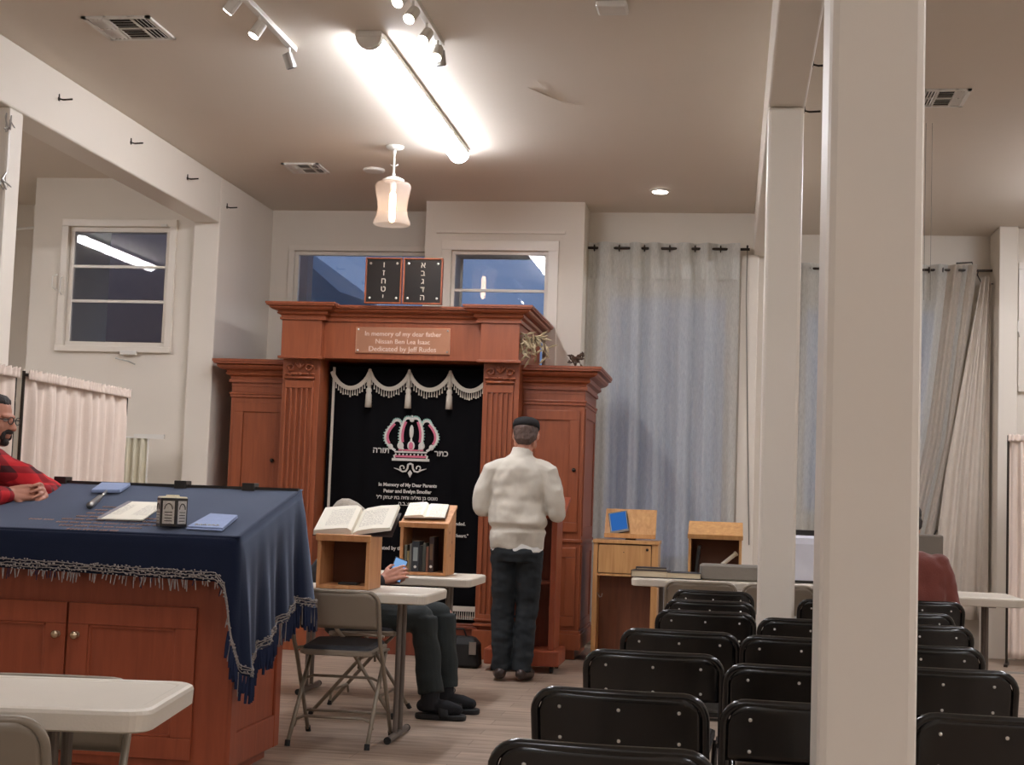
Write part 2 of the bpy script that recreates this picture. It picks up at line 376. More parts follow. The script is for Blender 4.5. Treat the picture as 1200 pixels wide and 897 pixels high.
# left side wall beside the ark, alcove wall with window
struct('wall_left', MB().box(XL-.22, XL, 11.6, YW+.15, 0, H), M_WALL, bevel=.01)
struct('wall_alcove', holed(-5.82, XL-.2, 11.66, 11.82, [(-5.5, -4.62, 2.36, 3.36)]), M_WALL)
struct('wall_alcove_return', MB().box(-5.82, -5.7, 11.82, 12.8, 0, H), M_WALL)
struct('wall_recess', MB().box(X0, -5.7, 12.8, 12.95, 0, H), M_WALL)
struct('wall_front_left', holed(XL, -1.28, YW, YW+.15, [(-3.96, -2.45, 2.3, 3.40), (-2.44, -1.56, 2.05, 3.42)]), M_WALL)
struct('wall_bay', holed(-2.66, -1.28, YB, YW, [(-2.42, -1.58, 2.1, 3.34)]), M_WALL)
struct('wall_curtain_side', holed(-1.28, .20, YW, YW+.15, [(-1.14, -.02, .12, 3.08)]), M_WALL)
struct('wall_jog', MB().box(.20, .36, YW, YR+.15, 0, H), M_WALL)
struct('wall_front_right', holed(.36, 2.45, YR, YR+.15, [(.62, 1.86, 1.16, 3.12)]), M_WALL)
struct('wall_side_right', MB().box(2.30, 2.46, 13.5, YR, 0, H), M_WALL, bevel=.008)
struct('wall_window_right', holed(2.46, X1, 13.6, 13.75, [(2.54, 3.5, 2.36, 3.40)]), M_WALL)

# beams and columns
struct('trim_1', MB().box(XL-.22, XL, Y0, 11.6, 3.39, H), M_TRIM, bevel=.012)      # left beam
struct('trim_2', MB().box(.155, .355, Y0, YW, 3.39, H), M_TRIM, bevel=.012)         # right beam
def column(name, x0, x1, y0, y1):
    b = MB(); b.box(x0, x1, y0, y1, 0, 3.39); return struct(name, b, M_TRIM, bevel=.018)
column('trim_3', .181, .372, 3.04, 3.30)
column('trim_4', .157, .350, 8.06, 8.26)
column('trim_5', XL-.2, XL, 8.0, 8.17)
column('trim_6', XL-.2, XL, 2.9, 3.1)
struct('trim_7', MB().box(.05, .20, 12.9, YW, 0, 3.39), M_TRIM, bevel=.006)          # flat post beside the curtain

def cylface(m_): return m_
def window(name, x0, x1, yf, z0, z1, bars_h=(), bars_v=(), casing=.07, depth=.15, fw=.045, proud=.025, tilt=0):
    fr = MB()
    c = casing
    fr.box(x0-c, x1+c, yf-proud, yf, z1, z1+c); fr.box(x0-c, x1+c, yf-proud-.015, yf, z0-c*.8, z0)
    fr.box(x0-c, x0, yf-proud, yf, z0, z1); fr.box(x1, x1+c, yf-proud, yf, z0, z1)
    r = struct(name, fr, M_TRIM, bevel=.004); r['kind'] = 'structure'
    ya, yb = yf+.02, yf+.07
    sa = MB(); sa.box(x0, x1, ya, yb, z1-fw, z1); sa.box(x0, x1, ya, yb, z0, z0+fw); sa.box(x0, x0+fw, ya, yb, z0+fw, z1-fw); sa.box(x1-fw, x1, ya, yb, z0+fw, z1-fw)
    s_ = sa.obj('window_sash', M_TRIM, r, bevel=.003)
    for k in bars_h: MB().box(x0+fw, x1-fw, ya+.008, yb-.008, k-.011, k+.011).obj('muntin', M_TRIM, s_)
    for k in bars_v: MB().box(k-.011, k+.011, ya+.008, yb-.008, z0+fw, z1-fw).obj('muntin', M_TRIM, s_)
    g = MB().box(x0+fw*.5, x1-fw*.5, ya+.022, ya+.026, z0+fw*.5, z1-fw*.5).obj('window_pane', M_GLASS, r)
    return r
w1 = window('window_1', -5.5, -4.62, 11.66, 2.36, 3.36, bars_h=(2.74, 3.03), casing=.06, fw=.04)
# hardware of window 1
MB().box(-4.98, -4.84, 11.60, 11.635, 2.29, 2.325).obj('window_latch', M_WHITEP, w1, bevel=.004)
MB().tube([(-5.02, 11.62, 2.26), (-4.9, 11.59, 2.235), (-4.84, 11.6, 2.21)], .006, 6).obj('stay_arm', M_STEEL, w1)
MB().tube([(-5.58, 11.64, 2.95), (-5.6, 11.6, 2.93), (-5.6, 11.6, 2.84), (-5.58, 11.64, 2.82)], .006, 6).obj('pull_handle', M_WHITEP, w1)
MB().tube([(-5.53, 11.64, 2.93), (-5.53, 11.6, 2.91), (-5.53, 11.6, 2.80), (-5.53, 11.64, 2.78)], .006, 6).obj('pull_handle', M_WHITEP, w1)
MB().box(-4.69, -4.64, 11.62, 11.64, 3.36, 3.38).obj('hinge', M_WHITEP, w1)
w2 = window('window_2', -3.96, -2.45, YW, 2.3, 3.40, casing=.05, fw=.035)
w3 = window('window_3', -2.42, -1.58, YB, 2.1, 3.34, bars_h=(3.0,), casing=.09, fw=.03)
MB().box(-2.56, -1.44, YB-.03, YB, 3.49, 3.51).obj('casing_cap', M_TRIM, w3)
w4 = window('window_4', -1.14, -.02, YW, .12, 3.08, casing=.05, fw=.05, proud=.015)
w5 = window('window_5', .62, 1.86, YR, 1.16, 3.12, casing=.07)
w6 = window('window_6', 2.54, 3.5, 13.6, 2.36, 3.40, bars_h=(2.7, 3.02), casing=.06)
MB().tube([(2.49, 13.57, 2.95), (2.47, 13.53, 2.93), (2.47, 13.53, 2.84), (2.49, 13.57, 2.8)], .006, 6).obj('pull_handle', M_WHITEP, w6)
# boxed white pier foot to the right, threshold strip
struct('trim_8', MB().box(2.16, 2.44, 13.38, 13.5, .0, .46), M_TRIM, bevel=.006)
struct('trim_9', MB().box(2.05, 2.9, 12.2, 12.26, 0, .012), M_STEEL)
struct('baseboard_right', MB().box(.36, 2.0, YR-.02, YR, 0, .12), M_TRIM)

# ---- outside
b = MB((-12, 24, 0)); b.prism([(-14.2, 0), (-14.2, 6.9), (-9.2, 6.6), (-6.95, 5.05), (-6.1, 4.35), (-5.6, 4.2), (-5.6, 0)], 22.5, 27, 'y')
o = b.obj('neighbouring_building', M_OUTB)
tag(o, 'blue-grey building with a sloping roofline outside the window left of the ark', 'building')
b = MB((-7.45, 22.5, 4.75)); b.lathe([(.01, 22.40), (.34, 22.40), (.36, 22.46), (.01, 22.49)], (-7.45, 0, 4.75), 24, 'y'); b.box(-7.5, -7.4, 22.46, 22.5, 4.6, 4.9)
o = b.obj('round_sign', M_WHITEP); tag(o, 'round white sign on the building outside the window left of the ark', 'sign')
struct('ground', MB().box(-30, 30, 14.4, 40, -.25, -.15), M_ASPH)
b = MB((-6.5, 16, 0)); b.box(-14, -4.6, 15.6, 15.8, -.15, 7.2)  # added tall screen; darkens the left window by hiding the sky
tag(b.obj('sky_hiding_screen', mat('screen_brown', srgb(190, 160, 146), .9)), 'added brown screen hiding the sky outside the left casement window', 'backdrop')

# ================================================================== CEILING FIXTURES
def tube_light(label, x, y0, y1):
    t = thing('fluorescent_light', label, 'ceiling light', (x, (y0+y1)/2, H))
    L = (y1-y0)/2
    MB().box(-.075, .075, -L, L, -.035, 0).obj('light_housing', M_WHITEP, t, bevel=.004)
    b = MB(); n = 14
    prof = [(.068*math.cos(PI+PI*k/n), -.035-.062*math.sin(PI*k/n)) for k in range(n+1)]
    b.rings([[Vector((px, yy, pz)) for px, pz in prof] for yy in (-L+.05, L-.03)])
    b.obj('diffuser', M_TUBE, t, smooth=False)
    for s_ in (-1, 1):
        b = MB(); y = -L if s_ < 0 else L-.03; y2 = -L+.05 if s_ < 0 else L
        b.rings([[Vector((px*1.06, yy, -.035+(pz+.035)*1.05)) for px, pz in prof] for yy in (y, y2)]); b.obj('end_cap', M_WHITEP if s_ < 0 else M_TUBE, t)
    return t
tube_light('long glowing fluorescent ceiling light above and left of the hanging glass lamp', -2.03, 7.85, 10.65)
tube_light('fluorescent ceiling light over the left side room behind the beam', -6.62, 7.2, 9.2)
tube_light('fluorescent ceiling light over the right side of the hall beyond the column', 2.8, 9.7, 12.3)
tube_light('added fluorescent ceiling light above the view on the left, brightening the slim column', -2.03, 3.9, 5.2)  # added fixture above the view; brightens the slim column's front
tube_light('added unseen fluorescent ceiling light right of the black chairs, lighting the column fronts', 2.6, 2.6, 5.4)  # added fixture, never in view; lights the column fronts from the right
tube_light('added unseen fluorescent ceiling light far behind the camera on the left', -2.03, -3.6, -.8)  # added behind the camera for overall ambient light
tube_light('added unseen fluorescent ceiling light behind the camera on the right', 3.4, -3.2, -.6)  # another unseen fixture added as ambient fill

def track(label, x, y0, y1, heads, lit):
    t = thing('track_light', label, 'track light', (x, y1, H))
    MB().box(-.018, .018, y0-y1, 0, -.03, 0).obj('track_rail', M_WHITEP, t, bevel=.003)
    for k, (y, dx, dy, on) in enumerate(heads):
        st = MB().cyl((0, y-y1, -.03), (0, y-y1, -.085), .007, 8).obj('spot_stem', M_WHITEP, t)
        d = Vector((dx, dy, -1)).normalized(); c = Vector((0, y-y1, -.095))
        b = MB(); b.tube([c-d*.035, c-d*.03, c+d*.055], [.012, .03, .032], 14)
        h = b.obj('spot_head', M_WHITEP if on else M_STEEL, t, smooth=False)
        MB().tube([c+d*.0552, c+d*.058], [.028, .026], 14).obj('spot_bulb', M_SPOTE if on else M_DARKM, h)
    return t
track('white ceiling track with angled spotlights, left of the long glowing light', -2.54, 6.3, 8.14,
      [(6.55, -.9, -.3, 1), (7.1, -.9, .2, 1), (7.5, -.5, -.3, 1), (8.05, .3, .3, 0)], 1)
track('white ceiling track with lit spotlights, right of the long glowing light', -1.66, 6.3, 8.06,
      [(6.5, -.5, -.9, 1), (7.05, -.4, -.9, 1), (7.3, -.3, -.9, 1), (7.65, -.3, -.9, 1), (7.95, 0, -.8, 1), (8.03, .1, .2, 0)], 1)

# pendant
t = thing('pendant_lamp', 'glass jar pendant lamp with glowing filament hanging from the ceiling', 'pendant lamp', (-2.49, 10.54, H))
MB().lathe([(.01, 0), (.066, 0), (.066, -.012), (.05, -.022), (.012, -.03), (.01, -.03)], n=28).obj('ceiling_canopy', M_WHITEP, t, smooth=True)
b = MB(); b.lathe([(.006, -.028), (.012, -.035), (.012, -.06), (.007, -.07), (.007, -.2), (.014, -.21), (.006, -.23)], n=12)
b.tube([(-.03, 0, -.135), (-.012, 0, -.15), (0, 0, -.13), (.012, 0, -.15), (.03, 0, -.135)], .004, 6)
b.obj('stem', M_WHITEP, t, smooth=True)
MB().lathe([(.012, -.222), (.05, -.235), (.078, -.25), (.08, -.262), (.02, -.262)], n=28).obj('lamp_cap', M_WHITEP, t, smooth=True)
prof = [(.078, -.262), (.118, -.275), (.132, -.295), (.130, -.33), (.115, -.40), (.108, -.46), (.116, -.52), (.134, -.56), (.137, -.575), (.128, -.585)]
MB().lathe(prof+[(r-.004, h) for r, h in prof[::-1]], n=36, cap=False).obj('glass_shade', M_LAMPG, t, smooth=True)
MB().lathe([(.008, -.26), (.022, -.27), (.022, -.33), (.01, -.335)], n=14).obj('bulb_socket', M_WHITEP, t, smooth=True)
MB().lathe([(.008, -.335), (.02, -.35), (.024, -.38), (.024, -.53), (.018, -.555), (.006, -.565)], n=14).obj('bulb', M_BULB, t, smooth=True)

def vent(label, x0, x1, y0, y1):
    cx, cy = (x0+x1)/2, (y0+y1)/2; w, d = (x1-x0)/2, (y1-y0)/2
    t = thing('ceiling_vent', label, 'air vent', (cx, cy, H))
    b = MB(); f = .025
    for q in ((-w, w, -d, -d+f), (-w, w, d-f, d), (-w, -w+f, -d, d), (w-f, w, -d, d)): b.box(*q, -.012, 0)
    b.box(-w, w, -.006, .006, -.011, 0); b.box(-w*.36, -w*.36+.012, -d, d, -.011, 0); b.box(w*.36, w*.36+.012, -d, d, -.011, 0)
    b.obj('vent_frame', M_WHITEP, t)
    MB().box(-w+f, w-f, -d+f, d-f, -.003, -.0005).obj('vent_shade_sheet', mat('vent_painted_shade', srgb(40, 34, 30), .9), t)  # dark sheet stands in for the shade inside the vent
    b = MB()
    for sx in (-1, 1):
        for k in range(4):
            x = sx*(w*.42+k*(w*.5)/4); b.obox((x, 0, -.009), (.016, d*1.7, .002), (0, sx*.6, 0))
    for k in range(9): b.obox((0, -d*.8+k*d*1.6/8, -.007), (w*.68, .006, .0015), (.6, 0, 0))
    b.obj('vent_slats', M_WHITEP, t)
vent('louvred ceiling vent at the upper left of the photo', -3.57, -3.18, 7.55, 7.95)
vent('louvred ceiling vent near the ark wall, left of the hanging lamp', -3.52, -3.22, 11.08, 11.42)
vent('louvred ceiling vent right of the big white column', 1.09, 1.38, 9.08, 9.47)
t = thing('recessed_downlight', 'small round lit ceiling downlight before the sheer curtain', 'ceiling light', (-.62, 12.06, H))
MB().lathe([(.001, 0), (.085, 0), (.085, -.006), (.07, -.012), (.001, -.012)], n=28).obj('downlight_trim', M_WHITEP, t)
MB().lathe([(.001, -.012), (.062, -.0121), (.06, -.016), (.001, -.016)], n=28).obj('downlight_lens', M_SPOTE, t)
b = MB((-.655, 7.48, H)); b.box(-.735, -.575, 7.40, 7.56, H-.035, H)
o = b.obj('smoke_detector', M_WHITEP, bevel=.012); tag(o, 'boxy white detector on the ceiling at the top edge of the photo', 'detector')
b = MB((-2.83, 11.3, H)); b.lathe([(.001, 0), (.085, 0), (.085, -.015), (.07, -.022), (.001, -.022)], (-2.83, 11.3, H), 24)
tag(b.obj('ceiling_disc', M_WHITEP), 'flat white disc on the ceiling behind the hanging lamp', 'cover plate')
b = MB((-1.1, 9.2, H)); 
for (p, q, w) in (((-1.30, 9.0), (-1.12, 9.35), .03), ((-1.12, 9.35), (-1.0, 9.42), .02), ((-1.2, 9.2), (-1.22, 8.85), .012)):
    b.tube([(p[0], p[1], H-.001), ((p[0]+q[0])/2+.01, (p[1]+q[1])/2, H-.004), (q[0], q[1], H-.001)], [.001, w/7, .001], 6)
o = b.obj('trim_10', M_CEIL); o['kind'] = 'structure'

# coat hooks on the left beam, wire ornament on the left column
HOOKS = [((8.6, 3.60), 'rusty hook on the left beam, nearest the left column'), ((9.73, 3.60), 'rusty hook on the left beam, second from the left column'),
         ((10.83, 3.59), 'rusty hook on the left beam, third from the left column'), ((11.75, 3.55), 'short hook on the white wall past the end of the left beam')]
hb = None
for (y, z), lab in HOOKS:
    if hb is None:
        b = MB(); b.tube([(0, 0, .03), (.004, 0, 0), (.03, .0, -.006), (.09, 0, -.003)], .006, 6); b.lathe([(.001, 0), (.014, 0), (.014, .004), (.001, .005)], (0, 0, 0), 10, 'x'); hb = b.obj('wall_hook', M_DARKM); o = hb
    else: o = hb.copy(); COL.objects.link(o)
    o.location = (XL, y, z); tag(o, lab, 'hook', 'hooks on the left beam')
for (y, z), lab in (((7.39, 3.42), 'small hook on the right beam beside the big column, the upper one'), ((8.23, 3.41), 'small hook on the right beam beside the big column, the lower one')):
    o = hb.copy(); COL.objects.link(o); o.location = (.355, y, z); tag(o, lab, 'hook', 'hooks on the right beam')
for z, lab in ((3.28, 'small loose wire ornament on the left column, the upper one'), (2.93, 'small loose wire ornament on the left column, the lower one')):
    b = MB((XL+.0, 7.95, z)); random.seed(int(z*100)); pts = [(XL+.012+random.uniform(0, .02), 7.93+random.uniform(-.08, .05), z+random.uniform(-.06, .06)) for _ in range(14)]
    pts[0] = (XL, 8.06, z)
    b.tube(pts, .004, 6); tag(b.obj('wire_ornament', M_STEEL), lab, 'ornament', 'wire ornaments on the left column')

# ================================================================== THE ARK
AX0, AX1 = -3.50, -1.62
ark = thing('torah_ark', 'tall mahogany cabinet ark with pilasters, heavy cornice and two side cupboards', 'ark', (-2.56, 11.9, 0))
AO = (-2.56, 11.9, 0)
def A(): return MB(AO)
CROWN = [(0, 0), (.014, .0), (.014, .014), (.006, .016), (.008, .026), (.03, .034), (.034, .042), (.026, .044), (.030, .052), (.062, .058), (.076, .066), (.080, .074), (.074, .076), (.098, .080), (.098, .087), (.104, .089), (.104, .1)]
def crown(b, x0, x1, yf, yb, z, h, ov, left=True, right=True):
    k = ov/.104; kz = h/.1; rs = []
    for o_, zz in CROWN:
        o_ *= k; zz = z+zz*kz
        rs.append([Vector((x0-(o_ if left else 0), yf-o_, zz)), Vector((x1+(o_ if right else 0), yf-o_, zz)), Vector((x1+(o_ if right else 0), yb, zz)), Vector((x0-(o_ if left else 0), yb, zz))])
    b.rings(rs)
b = A(); crown(b, -3.50, -3.16, 11.24, 12.5, 2.56, .13, .11); crown(b, -3.16, -1.9, 11.32, 12.5, 2.56, .12, .1, False, False); crown(b, -1.94, -1.62, 11.24, 12.5, 2.56, .13, .11)
b.obj('crown_moulding', M_MAHOG, ark)
b = A(); b.box(AX0, -3.18, 11.24, 12.5, 2.27, 2.56); b.box(-3.18, -1.92, 11.32, 12.5, 2.27, 2.56); b.box(-1.92, AX1, 11.24, 12.5, 2.27, 2.56)
for x0, x1 in ((AX0, -3.18), (-1.92, AX1)): b.box(x0-.02, x1+.02, 11.22, 11.3, 2.255, 2.275)
b.obj('frieze', M_MAHOG, ark, bevel=.003)
# back and inner cavity
b = A(); b.box(AX0, AX1, 12.44, 12.5, 0, 2.27); b.box(-3.2, -1.9, 11.34, 12.44, 0, .22); b.box(-3.2, -1.9, 11.32, 11.36, .0, .26); b.box(-3.22, -1.88, 11.3, 11.34, .22, .24)
b.obj('carcass', M_MAHOGD, ark, bevel=.003)
def pilaster(x0, x1):
    b = A(); b.box(x0, x1, 11.32, 12.44, .0, 2.27); w = x1-x0
    b.box(x0-.012, x1+.012, 11.28, 11.36, 0, .22); b.box(x0-.008, x1+.008, 11.29, 11.34, .25, .27); b.box(x0-.004, x1+.004, 11.295, 11.34, .29, .305)
    p = b.obj('pilaster', M_MAHOG, ark, bevel=.003)
    f0, f1 = x0+.035, x1-.05; n = 5; s_ = (f1-f0)/n
    b = A()
    for k in range(n+1): b.box(f0+k*s_-.008, f0+k*s_+.008, 11.30, 11.32, .34, 2.03)
    b.box(f0-.008, f1+.008, 11.30, 11.32, 2.03, 2.09); b.box(f0-.008, f1+.008, 11.30, 11.32, .3, .34)
    b.obj('fluting', M_MAHOG, p, bevel=.003)
    b = A(); cx = (f0+f1)/2; z = 2.17
    b.box(f0-.012, f1+.012, 11.285, 11.32, 2.10, 2.118)
    for sx in (-1, 1):                          # scrolls and leaves
        pts = [(cx+sx*(.075+.032*math.cos(a)*(1-a/14)), 11.295, z+.018+.03*math.sin(a)*(1-a/14)) for a in [q*.5 for q in range(0, 14)]]
        b.tube(pts, .008, 6)
        b.ell((cx+sx*.045, 11.3, z-.03), (.028, .012, .01)); b.ell((cx+sx*.1, 11.3, z-.03), (.022, .012, .01))
    for a in (-.7, -.35, 0, .35, .7): b.ell((cx+.03*math.sin(a), 11.295, z+.02+.015*math.cos(a)), (.007, .012, .03), rot=(0, a, 0))
    b.ell((cx, 11.3, z-.03), (.016, .012, .012))
    b.obj('capital_carving', M_MAHOG, p, smooth=True)
pilaster(AX0, -3.2); pilaster(-1.9, AX1)
def cabinet(x0, x1, knobx, side):
    yf = 11.55; b = A(); b.box(x0, x1, yf, 12.5, .08, 2.06)
    b.box(x0-.008, x1+.008, yf-.012, 12.5, 1.96, 1.985); b.box(x0-.014, x1+.014, yf-.02, 12.5, 1.985, 2.0)
    b.box(x0-.02, x1+.02, yf-.03, 12.5, .08, .2); b.box(x0-.012, x1+.012, yf-.02, 12.5, .2, .225); b.box(x0-.01, x1+.01, yf-.015, 12.5, .9, .925)
    b.box(x0+.03, x1-.03, yf+.05, 12.45, 0, .08)
    if side:                                     # raised frame on the visible end
        for q in ((yf+.02, yf+.09), (12.36, 12.44)): b.box(x1, x1+.008, q[0], q[1], .95, 1.94); b.box(x1, x1+.008, q[0], q[1], .24, .88)
        for q in ((.95, 1.02), (1.87, 1.94), (.24, .3), (.82, .88)): b.box(x1, x1+.008, yf+.09, 12.36, *q)
    c = b.obj('side_cupboard', M_MAHOG, ark, bevel=.004)
    b = A(); crown(b, x0, x1, yf-.005, 12.5, 2.08, .18, .13, x0 < -3.6, side); b.box(x0, x1, yf-.005, 12.5, 2.05, 2.08); b.obj('cupboard_cornice', M_MAHOG, c)
    for z0, z1 in ((.98, 1.92), (.26, .86)):
        f = .075; b = A(); ya, yb = yf-.018, yf
        b.box(x0+.035, x1-.035, ya, yb, z1-f, z1); b.box(x0+.035, x1-.035, ya, yb, z0, z0+f); b.box(x0+.035, x0+.035+f, ya, yb, z0+f, z1-f); b.box(x1-.035-f, x1-.035, ya, yb, z0+f, z1-f)
        b.box(x0+.035+f, x1-.035-f, ya+.012, yb, z0+f, z1-f); b.frustum((x0+.05+f, x1-.05-f, 0, 0, 0), (x0+.05+f, x1-.05-f, 0, 0, 0)) if 0 else None
        d = b.obj('cupboard_door', M_MAHOG, c, bevel=.004)
    MB(AO).ell((knobx, yf-.03, 1.46), (.016, .014, .016)).obj('door_knob', M_DARKM, c)
cabinet(-3.99, AX0, -3.62, False); cabinet(AX1, -1.13, -1.2, True)
# plaque
pl = A().box(-2.92, -2.17, 11.305, 11.32, 2.315, 2.52).obj('plaque', M_COPPER, ark, bevel=.003); tag(pl, 'brushed copper plaque with engraved lettering')
text('In memory of my dear father', .052, (-2.545, 11.304, 2.452), M_PLATET, pl, 'plaque_text', origin=AO)
text('Nissan Ben Lea Isaac', .052, (-2.545, 11.304, 2.392), M_PLATET, pl, 'plaque_text', origin=AO)
text('Dedicated by Jeff Rudes', .056, (-2.545, 11.304, 2.332), M_PLATET, pl, 'plaque_text', origin=AO)
for x in (-2.9, -2.19):
    for z in (2.335, 2.5): A().ell((x, 11.303, z), (.008, .006, .008), 8, 6).obj('screw', M_STEEL, pl)

# ---- ark curtain
CY = 11.56
CO = (-2.55, CY, 0)
cur = thing('ark_curtain', 'black velvet ark curtain with embroidered crown, lettering and cream swag fringe', 'curtain', CO)
def cf(u, v):
    x = -3.185+u*1.27; z = .30+v*1.93; return (x-CO[0], .012*math.sin(u*38)*(1-v*.4), z)
MB().grid(cf, 90, 12).obj('curtain_cloth', M_BLACKV, cur, smooth=True, solid=.006)
CF = CY-.02
b = MB(CO); b.box(-3.155, -3.135, CF, CF+.008, .3, 2.22); b.obj('side_braid', M_FRINGE, cur)
sw = [-3.16, -2.85, -2.53, -2.20, -1.92]; TOPZ = 2.185
b = MB(CO); fr = MB(CO)
random.seed(3)
for i in range(4):
    xa, xb = sw[i], sw[i+1]; full = .31 if i < 3 else .34; n = 16; pts = []
    for k in range(n+1):
        u = k/n; s_ = (4*u*(1-u))**.8 if i < 3 else (4*(u*.88)*(1-u*.88))**.8; pts.append((xa+(xb-xa)*u, TOPZ-.13*s_))
    b.band([(x, z) for x, z in pts], .032, CF-.014, CF+.004)
    for k in range(1, n):
        x, z = pts[k]; L = .05+random.uniform(-.008, .01)
        fr.tube([(x, CF-.006, z-.012), (x, CF-.006, z-.02-L*.5), (x, CF-.006, z-.014-L)], [.002, .004, .007], 5)
b.obj('swag_braid', M_FRINGE, cur); fr.obj('swag_fringe', M_FRINGE, cur)['kind'] = 'stuff'
for x in sw[1:4]:
    b = MB(CO); b.ell((x, CF-.012, TOPZ+.01), (.014, .012, .02)); b.tube([(x, CF-.01, TOPZ), (x, CF-.012, TOPZ-.13)], [.012, .016], 8)
    b.lathe([(.004, -.12), (.02, -.13), (.024, -.15), (.018, -.165), (.024, -.18), (.028, -.28), (.002, -.282)], (x, CF-.02, TOPZ), 12)
    b.obj('tassel', M_FRINGE, cur, smooth=True)
# crown emblem
cx = -2.495; b = MB(CO); p_ = MB(CO); g_ = MB(CO); f0, f1 = CF-.006, CF+.004
def arc(xa, za, xb, zb, bulge, n=10):
    out = []
    for k in range(n+1):
        u = k/n; x = xa+(xb-xa)*u; z = za+(zb-za)*u; dx, dz = xb-xa, zb-za; q = 4*u*(1-u)*bulge
        out.append((x-dz*q, z+dx*q))
    return out
b.band([(cx-.15, 1.50), (cx+.15, 1.50)], .02, f0, f1); b.band([(cx-.13, 1.56), (cx+.13, 1.56)], .012, f0, f1); b.band([(cx-.135, 1.535), (cx-.125, 1.5)], .012, f0, f1)
b.band([(cx+.135, 1.535), (cx+.125, 1.5)], .012, f0, f1); p_.band([(cx-.125, 1.525), (cx+.125, 1.525)], .016, f0-.001, f1); p_.band([(cx-.1, 1.575), (cx+.1, 1.575)], .012, f0, f1)
for k in range(9): b.ell((cx-.12+k*.03, f0, 1.54), (.008, .004, .008), 8, 6)
for sx in (-1, 1):
    for (xo, wd, ht) in ((.175, .1, .2), (.085, .065, .22)):
        base = cx+sx*(xo*.72); outer = arc(base, 1.57, cx+sx*(xo-.02), 1.59+ht*.95, -.33*sx if xo > .1 else -.12*sx)
        b.band(outer, .018, f0, f1)
        xx = cx+sx*(xo-.02); top = [(xx+sx*.0-sx*(.035-.035*math.cos(a)), 1.59+ht*.95+.03*math.sin(a)) for a in [PI*q/8 for q in range(9)]]
        b.band(top, .02, f0, f1); p_.band([(q[0]-sx*.018, q[1]) for q in outer[3:]], .018, f0-.001, f1)
        for q in outer[2:]: g_.ell((q[0]+sx*.014, f0, q[1]), (.006, .004, .006), 6, 4)
        for q in top: g_.ell((q[0], f0, q[1]+.014), (.006, .004, .006), 6, 4)
    b.ell((cx+sx*.085, f0+.002, 1.61), (.026, .005, .03)); b.ell((cx+sx*.165, f0+.002, 1.60), (.02, .005, .022))
b.ell((cx, f0+.002, 1.72), (.017, .005, .055)); b.ell((cx, f0+.002, 1.635), (.01, .005, .04)); b.ell((cx, f0+.002, 1.61), (.03, .005, .038)); p_.ell((cx, f0-.002, 1.61), (.018, .005, .03))
b.ell((cx, f0, 1.815), (.018, .006, .018)); b.ell((cx, f0, 1.842), (.009, .006, .009))
for sx in (-1, 1):                              # flourish below
    b.band([(cx+sx*.0, 1.47), (cx+sx*.018, 1.462), (cx+sx*.022, 1.43), (cx+sx*.035, 1.41), (cx+sx*.06, 1.405), (cx+sx*.09, 1.42), (cx+sx*.13, 1.432)], [.014, .014, .013, .013, .012, .01, .004], f0, f1)
    b.band([(cx+sx*(.066+.017*math.cos(a)), 1.436+.017*math.sin(a)) for a in [q*.7-1.2 for q in range(8)]], .008, f0, f1)
b.prism([(cx, 1.42), (cx+.018, 1.395), (cx, 1.36), (cx-.018, 1.395)], f0, f1)
e_ = b.obj('crown_embroidery', M_THREAD, cur); p_.obj('pink_fill', M_PINKT, e_); g_.obj('sequin_edge', M_TEALT, e_)
def ct(s_, size, x, z, bold=0, sp=1): text(s_, size, (x, CF-.004, z), M_THREAD, cur, 'embroidered_text', origin=CO, bold=bold, spacing=sp)
ct('תורה'[::-1], .064, -2.735, 1.548, .001); ct('כתר'[::-1], .064, -2.25, 1.535, .001)
ct('In Memory of My Dear Parents', .037, -2.51, 1.288, .0012); ct('Peter and Evelyn Smoller', .038, -2.51, 1.238, .0012)
ct('מונוט בן גדליה וחיה בת יצחק ז"ל'[::-1], .037, -2.51, 1.188, .0008); ct('ת.נ.צ.ב.ה.'[::-1], .040, -2.51, 1.14, .0008)
ct('whose love of learning never ended.', .036, -2.30, 1.0, .001); ct('Their memory lives on', .036, -2.38, .955, .001)
ct('"Say the words with all your heart."', .036, -2.27, .908, .001); ct('Decorated by their children', .040, -2.58, .79, .001)
b = MB(CO); random.seed(5); b.box(-3.17, -1.93, CF-.006, CF+.006, .335, .375)
fb = MB(CO)
for k in range(72):
    x = -3.16+k*.0172; z = .335
    fb.tube([(x, CF, z), (x, CF, z-.03), (x, CF, z-.062)], [.003, .004, .006], 5)
b.obj('hem_braid', M_FRINGE, cur); fb.obj('hem_fringe', M_FRINGE, cur)['kind'] = 'stuff'

# ---- two tablets on the cornice
def tablet(x0, x1, letters, label):
    yb = 11.2; o_ = ((x0+x1)/2, yb, 2.69)
    t = thing('letter_tablet', label, 'plaque', o_, group=None); z0, z1 = 2.69, 3.05; f = .012
    b = MB(o_); b.box(x0, x1, yb-.02, yb+.02, z1-f, z1); b.box(x0, x1, yb-.02, yb+.02, z0, z0+f); b.box(x0, x0+f, yb-.02, yb+.02, z0+f, z1-f); b.box(x1-f, x1, yb-.02, yb+.02, z0+f, z1-f)
    b.obj('tablet_frame', M_MAHOG, t, bevel=.002)
    MB(o_).box(x0+f, x1-f, yb-.008, yb+.015, z0+f, z1-f).obj('tablet_panel', M_BLACKP, t)
    for k, c in enumerate(letters): text(c, .064, ((x0+x1)/2, yb-.009, 2.975-k*.063), M_FRINGE, t, 'tablet_letter', origin=o_, bold=.0004)
    for x in (x0+.04, x1-.04):
        for z in (z0+.045, z1-.045): MB(o_).ell((x, yb-.01, z), (.01, .007, .01), 8, 6).obj('bolt', M_RIVET, t)
tablet(-2.835, -2.545, 'וזחטי', 'black tablet with five Hebrew letters on the ark top, left one of the pair')
